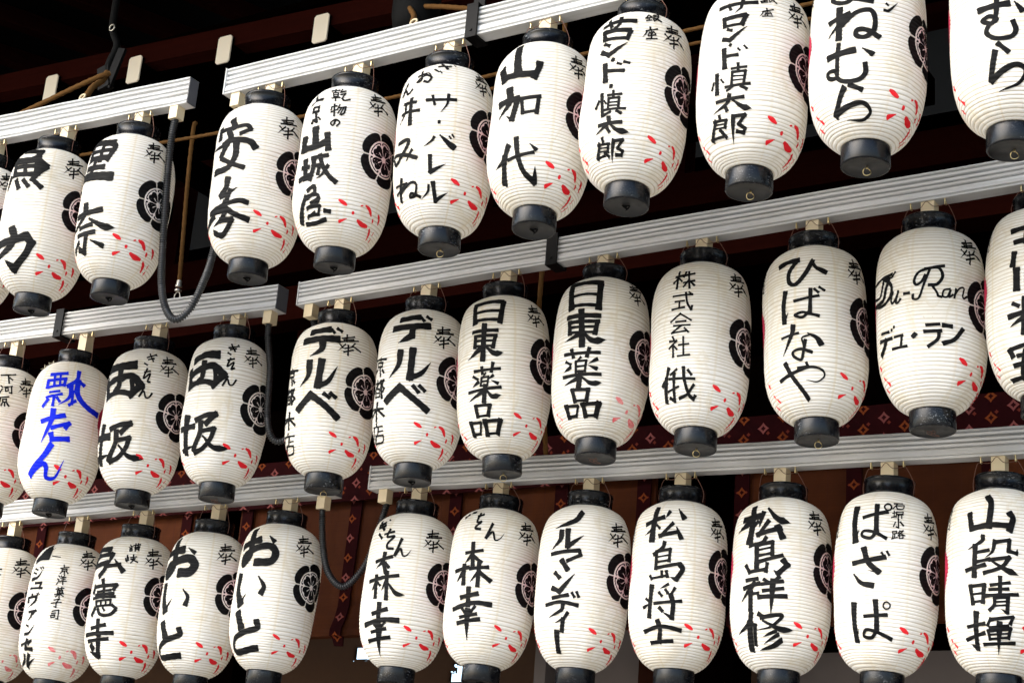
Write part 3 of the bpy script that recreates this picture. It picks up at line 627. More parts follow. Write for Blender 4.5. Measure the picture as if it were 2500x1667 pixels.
 'b11': 'n20 -50,62 -50,106 -41,154;>6 -40,156 -30,121;n10 -19,91 47,77;n13 18,59 20,134;nc9 20,133 5,150 -19,143 -15,130 15,134 46,149;nc5 48,54 54,55 58,60 58,65 55,70 49,72 44,71 40,66 39,61 43,56 48,54;n13 -41,217 4,209 44,201;n15 -12,179 0,215 30,242;>5 30,243 1,238;<15 -35,251 -16,272 14,279;n6 36,189 42,198;n6 50,185 56,195;n16 -36,329 -37,368 -36,422;>5 -36,424 -24,393;n9 -4,361 55,356;n13 25,321 29,362 30,399;nc9 30,398 15,415 -8,412 -1,396 27,400 72,416;nc4 54,322 59,324 63,328 63,334 60,339 55,341 50,340 46,335 46,330 49,324 54,322;n4 66,51 92,46;n3 76,50 62,66;n4 71,56 75,65;n3 71,56 97,51 92,62 75,65;n3 62,79 70,76;n3 66,72 66,90;n3 59,91 72,85;n3 73,74 92,71 91,77 73,80;n3 73,74 71,90;n3 76,83 92,79;n3 80,79 77,91;n3 88,78 87,90;n4 78,93 79,117 73,115;n3 70,102 65,115;n5 84,101 92,110;n3 63,129 64,136 74,133 74,127 63,129;n3 69,135 69,147;n3 64,140 64,149;n3 61,150 76,144;n3 83,125 78,134;n3 83,127 92,124 78,140;n3 81,131 96,138;n3 81,140 82,147 91,145 91,137 81,140',
 'b12': 'n16 4,43 15,64 11,126;n15 -46,87 -35,131;n15 -36,129 16,122 66,123;n16 65,88 73,102 64,134;>10 -4,151 -7,165 -44,185;n13 -24,176 -26,257;n9 -22,195 11,189;n9 -22,220 13,213;n11 -48,240 1,228;>10 27,165 21,193 4,208;n10 29,168 63,162 61,191 81,196;>7 81,196 83,184;n10 14,215 63,208 44,234 1,249;m13 24,221 54,240 85,253;n11 -37,281 -30,328;n9 -36,283 2,280;n11 1,281 -2,326;n6 -32,304 -3,302;n7 -28,324 -1,322;n8 18,281 64,274;n10 41,260 41,310;n8 15,293 61,290;n9 7,309 84,303;n9 28,313 27,333 16,346;n9 28,315 61,310;n10 61,310 60,351;>7 60,352 45,343;n5 32,325 58,322;n5 30,335 56,332;n9 -48,386 1,380;n15 -21,353 -28,438;>10 -29,439 -47,429;n9 -57,417 0,403;n8 18,368 10,384;n9 19,370 75,361 69,378;n7 15,390 63,383;n8 11,397 15,418;n9 11,398 70,390 66,413;n5 14,407 67,402;n6 15,417 66,412;n8 -4,430 85,424;>14 41,379 39,450',
}
DEDICATION = 'n6 -23,-20 19,-31;n6 -7,-35 -8,-10;n5 -18,-15 16,-22;n6 -26,-8 32,-19;n5 -30,1 -18,13;>5 -11,-1 -35,26;n5 21,-9 10,5;n6 12,2 41,15;n5 -13,14 13,5;n6 -15,26 15,15;n6 -2,1 -1,35'
PETALS = 'p12 -46,-29 -25,-19;n5 21,-24 26,-26;p12 38,-28 51,-23 63,-8;n11 -1,0 1,0;<11 -19,19 -40,28;p14 21,17 38,23 60,24;p9 76,0 78,8;p10 95,-18 105,-10 110,4;p11 78,28 88,38 95,52;n5 112,28 113,36;p7 118,46 121,55'
# lantern: paper-top centre (x,y,z), axis lean (x,y), crest (u,z), dedication (u,z), petals (u,z)
LANTERNS = {
 't1': (-4.168, 3.564, 3.946, 0.036, -0.042, 240, 215, 184, 75, 155, 414),
 't2': (-3.837, 3.59, 3.945, 0.015, 0.005, 225, 238, 181, 75, 141, 402),
 't3': (-3.288, 3.577, 3.937, 0.004, -0.031, 230, 233, 178, 93, 147, 401),
 't4': (-2.952, 3.574, 3.925, 0.03, -0.041, 215, 227, 179, 67, 136, 407),
 't5': (-2.627, 3.592, 3.93, -0.035, -0.015, 234, 225, 199, 71, 157, 412),
 't6': (-2.307, 3.6, 3.93, -0.032, 0.041, 222, 240, 178, 94, 148, 428),
 't7': (-2.005, 3.591, 3.945, 0.002, 0.053, 226, 238, 167, 92, 165, 425),
 't8': (-1.671, 3.588, 3.938, -0.0, 0.016, 227, 237, 181, 91, 152, 423),
 't9': (-1.367, 3.585, 3.947, -0.0, 0.024, 233, 241, None, None, 159, 425),
 't10': (-1.02, 3.591, 3.933, -0.0, 0.012, None, None, None, None, None, None),
 'm1': (-4.863, 4.114, 3.445, 0.009, -0.024, 244, 237, 199, 79, 143, 413),
 'm2': (-4.513, 4.114, 3.426, 0.036, -0.005, None, None, None, None, 223, 419),
 'm3': (-4.161, 4.126, 3.438, 0.006, -0.02, 229, 235, 174, 71, 149, 418),
 'm4': (-3.808, 4.137, 3.44, -0.015, -0.019, 230, 242, 178, 78, 154, 413),
 'm5': (-3.366, 4.138, 3.438, -0.014, -0.009, 213, 231, 134, 93, 146, 412),
 'm6': (-3.024, 4.144, 3.44, -0.017, 0.01, 217, 237, 150, 109, 126, 418),
 'm7': (-2.728, 4.134, 3.445, -0.05, -0.035, 239, 217, 220, 77, 160, 417),
 'm8': (-2.389, 4.148, 3.457, -0.035, 0.054, 231, 243, 224, 63, 174, 424),
 'm9': (-2.067, 4.146, 3.458, -0.021, 0.055, 227, 252, 175, 83, 157, 424),
 'm10': (-1.73, 4.143, 3.457, -0.045, 0.028, 233, 234, 183, 90, 173, 420),
 'm11': (-1.402, 4.135, 3.458, -0.017, 0.007, 223, 227, 164, 82, 168, 413),
 'm12': (-1.106, 4.131, 3.468, 0.0, 0.011, None, None, None, None, None, None),
 'b1': (-5.126, 4.499, 2.876, -0.0, 0.0, 223, 237, 171, 81, 165, 427),
 'b2': (-4.768, 4.485, 2.869, 0.036, 0.003, 226, 227, 175, 54, 135, 416),
 'b3': (-4.445, 4.481, 2.879, 0.022, -0.014, 230, 209, 174, 81, 144, 411),
 'b4': (-4.102, 4.487, 2.878, 0.029, -0.001, 220, 212, 164, 79, 152, 420),
 'b5': (-3.781, 4.49, 2.889, 0.025, 0.006, 229, 206, 178, 77, 157, 412),
 'b6': (-3.237, 4.488, 2.89, 0.023, 0.017, 224, 228, 158, 95, 141, 404),
 'b7': (-2.923, 4.501, 2.889, 0.009, 0.052, 237, 241, 185, 83, 155, 413),
 'b8': (-2.595, 4.495, 2.879, 0.014, 0.017, 226, 220, 179, 94, 152, 415),
 'b9': (-2.283, 4.5, 2.873, -0.007, 0.015, 235, 217, 194, 88, 139, 407),
 'b10': (-1.965, 4.515, 2.862, -0.026, 0.062, 231, 208, 166, 83, 146, 407),
 'b11': (-1.644, 4.504, 2.857, 0.024, 0.024, 221, 220, 185, 96, 142, 415),
 'b12': (-1.334, 4.513, 2.847, 0.014, 0.039, None, None, None, None, None, None),
}

# ------------------------------------------------------------------ the lantern's surface
import numpy as np

LR, LJ, ZT = 0.140, 0.490, 0.538                          # radius, paper length, height of paper top above the bottom rim
PT = [0,.015,.04,.07,.11,.16,.22,.30,.4,.6,.70,.78,.84,.89,.93,.96,.985,1.0]
PR = [.49,.61,.745,.84,.905,.95,.98,.995,1,1,.985,.95,.895,.82,.735,.645,.53,.43]
tf = np.linspace(0, 1, 1001)
rf = np.interp(tf, PT, PR) * LR
kern = np.hanning(41); kern /= kern.sum()
pad = np.concatenate([2 * rf[0] - rf[20:0:-1], rf, 2 * rf[-1] - rf[-2:-22:-1]])
rf = np.convolve(pad, kern, mode='valid')
rf[0], rf[-1] = PR[0] * LR, PR[-1] * LR
dz = LJ / 1000
drdz = np.gradient(rf, dz)                                 # d r / d (downwards)
arc = np.concatenate([[0], np.cumsum(np.hypot(np.diff(rf), dz))])
NRIB = 54
rv = arc / arc[-1] * NRIB


class Skin:
    """the small differences between one paper body and another: uneven ribs, soft dents, a little sag"""
    def __init__(s, seed):
        r = random.Random(seed)
        s.amp = [0.0015 * r.uniform(.55, 1.35) for _ in range(NRIB + 2)]
        s.warp = [(r.uniform(.10, .32), r.uniform(.12, .9), r.uniform(0, 6.3)) for _ in range(3)]
        s.low = [(r.uniform(.0004, .0017), k, r.uniform(-.025, .025), r.uniform(0, 6.3)) for k in (2, 3, 5, 7)]
        s.dents = [(r.uniform(-140, 300), r.uniform(40, 440), r.uniform(14, 34), r.uniform(9, 26), r.uniform(-.0038, .0012)) for _ in range(9)]
        s.tilt = [(r.uniform(.05, .22), r.uniform(0, 6.3)) for _ in range(2)]


SKINS = [Skin(k) for k in (11, 23, 37, 41, 59)]
SK = SKINS[0]


def rib_phase(v, th):
    """hoops are never spaced or levelled quite evenly"""
    e = min(1.0, v / 3.0, (NRIB - v) / 3.0)
    for a_, w_, ph in SK.warp:
        v += e * a_ * math.sin(v * w_ + ph)
    for a_, ph in SK.tilt:
        v += e * a_ * math.sin(th + ph)
    return v


def surf(u, z, off=0.0):
    """u: mm round the lantern from its front, z: mm below the paper's top edge -> local point"""
    th = u / 140.0
    t = min(max(z / 490.0, 0.0), 1.0) * 1000
    i = min(int(t), 999)
    f = t - i
    r0 = rf[i] * (1 - f) + rf[i + 1] * f
    s = drdz[i] * (1 - f) + drdz[i + 1] * f
    v = rv[i] * (1 - f) + rv[i + 1] * f
    k = 1.0 / math.hypot(1.0, s)
    v = rib_phase(v, th)
    b = SK.amp[min(max(int(v), 0), NRIB)] * (abs(math.sin(math.pi * v)) ** 0.62 - 0.8)
    fade = min(1.0, min(t, 1000 - t) / 90.0)
    for a_, kk, zz_, ph in SK.low:
        b += fade * a_ * math.sin(kk * th + z * zz_ + ph)
    for du_, dz0, su, sz, dd in SK.dents:
        e1, e2 = (u - du_) / su, (z - dz0) / sz
        q = e1 * e1 + e2 * e2
        if q < 9:
            b += fade * dd * math.exp(-q)
    d = b + off
    r = r0 + k * d
    zz = ZT - z / 1000.0 + s * k * d
    return (r * math.sin(th), -r * math.cos(th), zz)


def paper_mesh():
    n = 88
    ts, vv = [], []
    for j in range(NRIB):
        for fr in (0.0, .13, .36, .64, .87):
            v = j + fr
            vv.append(v)
            ts.append(float(np.interp(v, rv, tf)) * 490)
    vv.append(NRIB); ts.append(490.0)
    m = MB()
    vs_, ph = [], []
    for z, v0 in zip(ts, vv):
        for k in range(n):
            th = 2 * math.pi * k / n
            # undo the warp so that the rings of vertices follow the grooves
            v = v0
            for _ in range(4):
                v += v0 - rib_phase(v, th)
            v = min(max(v, 0.0), NRIB)
            zz = float(np.interp(v, rv, tf)) * 490 if 0 < v0 < NRIB else z
            vs_.append(surf(th * 140 if th <= 2.2 else (th - 2 * math.pi) * 140, zz))
    fs, uvs = [], []
    for i in range(len(ts) - 1):
        for k in range(n):
            fs.append((i * n + k, (i + 1) * n + k, (i + 1) * n + (k + 1) % n, i * n + (k + 1) % n))
            a, b = k / n, (k + 1) / n
            uvs.append(((a, vv[i]), (a, vv[i + 1]), (b, vv[i + 1]), (b, vv[i])))
    m.add(vs_, fs, 0, True, uvs)
    return m


# ------------------------------------------------------------------ brush strokes on the paper
def parse(s):
    out = []
    for part in s.split(';'):
        tk = part.split()
        h = tk[0]
        kind = h[0]
        h = h[1:]
        curve = h[0] == 'c'
        w = float(h.lstrip('c'))
        out.append((kind, curve, w, [tuple(float(q) for q in p.split(',')) for p in tk[1:]]))
    return out


def resample(pts, step, smooth):
    P = [Vector((a, b)) for a, b in pts]
    if smooth and len(P) > 2:
        P = spline([(p.x, p.y, 0) for p in P], step)
        P = [Vector((p.x, p.y)) for p in P]
    out = [P[0]]
    for a, b in zip(P, P[1:]):
        n = max(1, int((b - a).length / step + .5))
        out += [a + (b - a) * (k / n) for k in range(1, n + 1)]
    return out


def ribbon(mb, pts, w, kind, off, rg, mat=0, du=0.0, dz_=0.0, soft=False):
    """one brush stroke: a strip lying on the paper, pressed in, lifted and tapered like a brush"""
    L_ = sum((b - a).length for a, b in zip(pts, pts[1:]))
    if len(pts) < 2 or L_ < .5:
        c = pts[0]
        pts = [c - Vector((.4, .3)), c + Vector((.4, .3))]
        L_ = 1.0
    t0 = (pts[1] - pts[0]).normalized()
    t1 = (pts[-1] - pts[-2]).normalized()
    e = 0.36 * w
    head = [pts[0] - t0 * (e * q) for q in (1.0, .93, .75, .45)]
    tail_e = e if kind != '>' and kind != 'm' else .15 * w
    tail = [pts[-1] + t1 * (tail_e * q) for q in (.45, .75, .93, 1.0)]
    A = head + pts + tail
    n = len(A)
    ph = rg.uniform(0, 6)
    rows = []
    acc = 0.0
    across = max(3, int(w / 2.0) | 1)
    for i, p in enumerate(A):
        if 4 < i < n - 4:
            acc += (A[i] - A[i - 1]).length
        s = min(acc / L_, 1.0)
        if kind == '>':
            f = 1.04 - .92 * s ** 1.7
        elif kind == '<':
            f = .28 + .78 * s ** .8
        elif kind == 'p':
            f = .42 + .70 * math.sin(math.pi * (.08 + .84 * s)) ** .8
        elif kind == 'm':
            f = (.42 + .72 * (s / .68) ** 1.2) if s < .68 else 1.14 * (1 - ((s - .68) / .32) ** 1.5) + .06
        else:
            f = .90 + .14 * abs(2 * s - 1) ** 2.2
        f *= 1 + .045 * math.sin(ph + p.x * .21 + p.y * .17)
        if i < 4:
            f *= ((0.12, .45, .74, .93) if soft else (.40, .80, .97, 1.0))[i]
        elif i >= n - 4:
            f *= ((.93, .74, .45, .12) if soft else (1.0, .97, .80, .40))[i - n + 4]
        tg = (A[min(i + 1, n - 1)] - A[max(i - 1, 0)])
        tg = tg.normalized() if tg.length > 1e-6 else t0
        nr = Vector((-tg.y, tg.x))
        row = []
        for k in range(across):
            lat = nr * (w * .5 * f * (2 * k / (across - 1) - 1))
            sh = 0.0
            if not soft and n > 10:                       # the brush tip lands towards the upper left and leaves to the lower right
                if i < 5:
                    sh = -max(0.0, -(lat.x + lat.y) * .7) * .34 * (1 - i / 5)
                elif i >= n - 5 and kind in 'n<':
                    sh = max(0.0, (lat.x + lat.y) * .7) * .34 * (1 - (n - 1 - i) / 5)
            row.append(p + lat + tg * sh)
        rows.append(row)
    vs_ = [surf(q.x + du, q.y + dz_, off) for r_ in rows for q in r_]
    fs = [(i * across + k, i * across + k + 1, (i + 1) * across + k + 1, (i + 1) * across + k) for i in range(n - 1) for k in range(across - 1)]
    mb.add(vs_, fs, mat, True)


def strokes(mb, text, du=0.0, dz_=0.0, mat=0, seed=0, off0=0.0013, wmul=1.0, soft=False):
    rg = random.Random(seed)
    off = off0
    for kind, curve, w, pts in parse(text):
        w *= wmul
        # break the path at sharp turns, run smoothly through gentle ones
        segs, cur = [], [pts[0]]
        for i in range(1, len(pts)):
            cur.append(pts[i])
            if i < len(pts) - 1 and not curve:
                a = Vector(pts[i]) - Vector(pts[i - 1])
                b = Vector(pts[i + 1]) - Vector(pts[i])
                if a.length > 0 and b.length > 0 and a.angle(b) > R(58):
                    segs.append(cur)
                    cur = [pts[i]]
        segs.append(cur)
        for j, sg in enumerate(segs):
            kd = kind
            if kind == '>' and j < len(segs) - 1:
                kd = 'n'
            if kind == '<' and j > 0:
                kd = 'n'
            ribbon(mb, resample(sg, 1.8, True), w, kd, off, rg, mat, du, dz_, soft)
            off += 0.000004
    return mb


def polar(mb, uc, zc, rad, a0, a1, r0f, r1f, off, mat, na=16, nr=6):
    """a patch between two radii over a range of angles, laid on the paper"""
    vs_, fs = [], []
    for i in range(na + 1):
        a = a0 + (a1 - a0) * i / na
        q = i / na * 2 - 1
        for j in range(nr + 1):
            r = (r0f(q) + (r1f(q) - r0f(q)) * j / nr) * rad
            vs_.append(surf(uc + r * math.cos(a), zc - r * math.sin(a), off))
    for i in range(na):
        for j in range(nr):
            k = i * (nr + 1) + j
            fs.append((k, k + nr + 1, k + nr + 2, k + 1))
    mb.add(vs_, fs, mat, True)


def crest_mesh(uc, zc, seed):
    """five lobed melon crest with a plum blossom at its heart"""
    mb = MB()
    rg = random.Random(seed)
    rad = 84.0 * rg.uniform(.965, 1.03)
    rot = R(rg.uniform(-5, 5))
    polar(mb, uc, zc, rad, 0, 2 * math.pi, lambda q: 0.0, lambda q: .64, .0012, 1, 72, 30)
    for k in range(5):
        c = R(72 * k) + rot
        h = R(34.2)
        polar(mb, uc, zc, rad, c - h, c + h, lambda q: .668 - .012 * q * q, lambda q: 1.0 - .10 * abs(q) ** 5 - .05 * q * q, .0013, 0, 30, 14)
        # thin broken ring with its little curls
        polar(mb, uc, zc, rad, c - R(33), c + R(33), lambda q: .570 - .03 * abs(q) ** 6, lambda q: .612 - .03 * abs(q) ** 6, .0017, 0, 24, 2)
        for sg in (-1, 1):
            a = c + sg * R(29.5)
            polar(mb, uc + .535 * rad * math.cos(a), zc - .535 * rad * math.sin(a), rad, 0, 2 * math.pi, lambda q: 0.0, lambda q: .038, .0017, 0, 8, 2)
        # blossom petal, notched at its outer edge
        polar(mb, uc, zc, rad, c - R(33.5), c + R(33.5), lambda q: .10 + .04 * abs(q) ** 2, lambda q: .54 - .16 * abs(q) ** 4 - .05 * max(0, 1 - abs(q) * 3.2), .0017, 0, 22, 14)
        polar(mb, uc, zc, rad, c - R(3.2), c + R(3.2), lambda q: .1, lambda q: .32, .0021, 1, 2, 10)
        polar(mb, uc, zc, rad, c + R(36) - R(1.2), c + R(36) + R(1.2), lambda q: .1, lambda q: .64, .0021, 1, 2, 18)
    polar(mb, uc, zc, rad, 0, 2 * math.pi, lambda q: 0.0, lambda q: .085, .0025, 1, 16, 4)
    return mb


NOSAMU = ("n5 -12,-34 -25,-14;n5 -26,-13 -9,-15;n5 -7,-24 -26,5;n5 -27,6 -6,2;n5 -16,4 -17,34;>5 -24,14 -29,28;n5 -9,12 -4,23;"
          "n5 2,-14 3,34;n5 2,-15 31,-19 29,33 21,29;n5 17,-32 15,-6 5,14;n5 16,-2 26,12")


def tomoe(mb, uc, zc):
    for k in range(3):
        a0 = 2 * math.pi * k / 3 + .4
        path = []
        for i in range(9):
            a = a0 + i * R(17)
            r = 36 + 36 * min(1, i / 5.0)
            path.append((r * math.cos(a), r * math.sin(a)))
        ribbon(mb, resample(path, 2.5, True), 58, '>', .0013 + .00001 * k, random.Random(k), 0, uc, zc)
    return mb


# ------------------------------------------------------------------ lantern parts
def cap_top():
    m = MB()
    m.lathe([(.0675, -.004), (.0700, .000), (.0705, .004), (.0690, .006), (.0690, .038), (.0705, .040), (.0705, .045), (.0690, .0475), (.0640, .0475), (.0630, .036), (0.0001, .036)], 48)
    return m


def cap_bottom():
    m = MB()
    m.lathe([(.0560, .051), (.0585, .049), (.0590, .045), (.0590, .003), (.0575, .000), (.0545, .000)], 48)
    return m


def disc_bottom():
    m = MB()
    m.lathe([(.0548, -.0002), (.0545, .004), (.012, .004), (.0001, .004)], 40)
    return m


def knot_and_ring(kind):
    m = MB()
    if kind == 0:                                          # wire ring hanging down
        c = Vector((.004, 0, -.010))
        m.tube([c + Vector((math.cos(a), .25 * math.sin(a * 2), math.sin(a))) * .0095 for a in (2 * math.pi * k / 20 for k in range(21))], .0011, 6)
        m.tube([(.004, 0, -.001), (.004, .001, .004)], .003, 6)
    elif kind == 1:                                        # tied knot
        m.tube(spline([(-.010, 0, .003), (-.004, -.004, -.002), (.003, .003, -.004), (.009, -.002, .002), (.002, -.006, .001), (-.007, .005, .002)], .002), .0022, 6)
        m.tube(spline([(0, 0, .003), (.002, -.002, -.006), (.000, -.003, -.012)], .002), .0012, 5)
    else:                                                  # loose curls of thin wire
        m.tube(spline([(-.02, .004, .003), (-.006, -.004, -.004), (.010, .002, -.008), (.016, -.003, -.012), (.002, .001, -.011), (-.016, .0, -.004), (.004, .003, .003)], .0015), .0007, 5)
        m.tube(spline([(0, 0, .004), (.006, -.004, -.003), (-.004, .003, -.006), (.001, 0, .003)], .0015), .0008, 5)
    return m


P_ME = {}
CT_ME = CB_ME = CD_ME = None

RAILS = {  # front y, width, bottom z, height, yaw, slope, reference x, left end, right end
    'TL': (3.5726, .0436, 4.0520, .0921, .0178, -.0273, -3.9, -5.3, -3.634),
    'TR': (3.5697, .0493, 4.0333, .0873, .0012, -.0017, -2.2, -3.468, -0.55),
    'ML': (4.1088, .0590, 3.5531, .0860, .0103, -.0219, -4.3, -5.7, -3.628),
    'MR': (4.1142, .0482, 3.5511, .0805, -.0029, .0095, -2.2, -3.536, -0.62),
    'BL': (4.4681, .0617, 2.9893, .0806, -.0001, .0023, -4.3, -6.2, -3.585),
    'BR': (4.4738, .0502, 2.9689, .0788, .0075, -.0216, -2.2, -3.425, -0.85)}


def rail_at(k, x):
    yf, w, zb, h, dy, sl, xr = RAILS[k][:7]
    return yf + (x - xr) * dy, zb + (x - xr) * sl


RAIL_OF = {}
for key in LANTERNS:
    i_ = int(key[1:])
    RAIL_OF[key] = {'t': 'T', 'm': 'M', 'b': 'B'}[key[0]] + ('L' if i_ <= {'t': 2, 'm': 4, 'b': 5}[key[0]] else 'R')

RAIL_LABEL = {
    'TL': "short white grooved rail at the upper left above the two lanterns beside the hose",
    'TR': "long white grooved rail with a black strap carrying the top row of lanterns",
    'ML': "white grooved rail of the middle row left of the gap, under the hanging rope clip",
    'MR': "long white grooved rail carrying the middle row right of the gap",
    'BL': "white grooved rail carrying the left end of the bottom row",
    'BR': "white grooved rail in front of the brocade band carrying the right of the bottom row"}
RAIL_PROF = [(0.00, .002), (.045, .000), (.06, .006), (.105, .007), (.12, .000), (.33, .0045), (.345, .014), (.405, .015), (.42, .004), (.485, .000), (.50, .004), (.515, .014), (.565, .014),
             (.58, .003), (.65, .000), (.665, .012), (.68, .019), (.765, .019), (.78, .004), (.85, .001), (.865, .011), (.915, .011), (.93, .000), (1.0, .002)]
STRAPS = {'TR': [(-2.545, True)], 'MR': [(-2.560, False)], 'ML': [(-4.629, False)]}
OUTLETS = {'TL': [-3.688], 'TR': [-3.426], 'ML': [-3.668], 'MR': [-3.492], 'BL': [-3.636], 'BR': [-3.372]}


def make_rail(k):
    yf, w, zb, h, dy, sl, xr, xa, xb = RAILS[k]
    org = Vector((xa, rail_at(k, xa)[0], rail_at(k, xa)[1]))
    t = thing("lantern_rail", org, RAIL_LABEL[k], "rail", "white rails the lanterns hang from")
    prof = [(o_, q * h) for q, o_ in RAIL_PROF] + [(w, h), (w, 0)]
    n = len(prof)
    m = MB()
    sec = []
    NS = 24
    for i in range(NS + 1):
        x = xa + (xb - xa) * i / NS
        y, z = rail_at(k, x)
        wob = .0008 * math.sin(i * 1.3)
        sec += [Vector((x, y + a, z + b + wob)) - org for a, b in prof]
    m.add(sec, [(i * n + j, i * n + (j + 1) % n, (i + 1) * n + (j + 1) % n, (i + 1) * n + j) for i in range(NS) for j in range(n)])
    m.add([sec[j] for j in range(n)], [tuple(range(n))[::-1]])
    m.build("rail_body", M["rail"], t)
    # end plate
    y, z = rail_at(k, xb)
    m = MB()
    m.box((0, w / 2 + .001, h / 2), (.003, w - .004, h - .004))
    m.build("end_plate", M["rail_end"], t, Vector((xb, y, z)) - org)
    y, z = rail_at(k, xa)
    m = MB()
    m.box((-.001, w / 2 - .001, h / 2), (.003, w + .003, h + .003))
    m.build("end_plate", M["rail"], t, Vector((xa, y, z)) - org)
    for xs_, up in STRAPS.get(k, []):
        y, z = rail_at(k, xs_)
        m = MB()
        s_ = .019
        m.box((0, -.006, h / 2), (s_ * 2, .006, h + .014))
        m.box((0, w + .004, h / 2), (s_ * 2, .006, h + .014))
        m.box((0, w / 2 - .001, -.0075), (s_ * 2, w + .017, .006))
        m.box((0, w / 2 - .001, h + .0075), (s_ * 2, w + .017, .006))
        m.tube([(0, -.0085, .012), (0, -.0125, .012)], .0045, 6)
        if up:
            m.box((0, w / 2, h + .46), (s_ * 2, .006, .9))
        m.build("joint_strap", M["strap"], t, Vector((xs_, y, z)) - org)
    for xo in OUTLETS[k]:
        y, z = rail_at(k, xo)
        m = MB()
        m.box((0, w / 2, -.022), (.034, .034, .044))
        m.build("cable_outlet", M["socket"], t, Vector((xo, y, z)) - org)
    for key, row in LANTERNS.items():
        if RAIL_OF[key] != k:
            continue
        x = row[0]
        y, z = rail_at(k, x)
        gap = z - (row[2] + .036)
        m = MB()
        c_ = .003
        m.box((0, w / 2 + .002, -gap / 2), (.037, .036, gap))
        m.build("lamp_socket", M["socket"], t, Vector((x, y, z)) - org)
        for sx in (-.047, .047):
            m = MB()
            m.tube([(0, 0, .001), (0, 0, -.017)], .0024, 8)
            m.tube([Vector((0, .006 + .0058 * math.cos(a), -.0115 + .0058 * math.sin(a))) for a in (2 * math.pi * q / 12 for q in range(13))], .0013, 6)
            y2, z2 = rail_at(k, x + sx)
            m.build("screw_eye", M["brass"], t, Vector((x + sx, y2 + .010, z2)) - org)
    return t


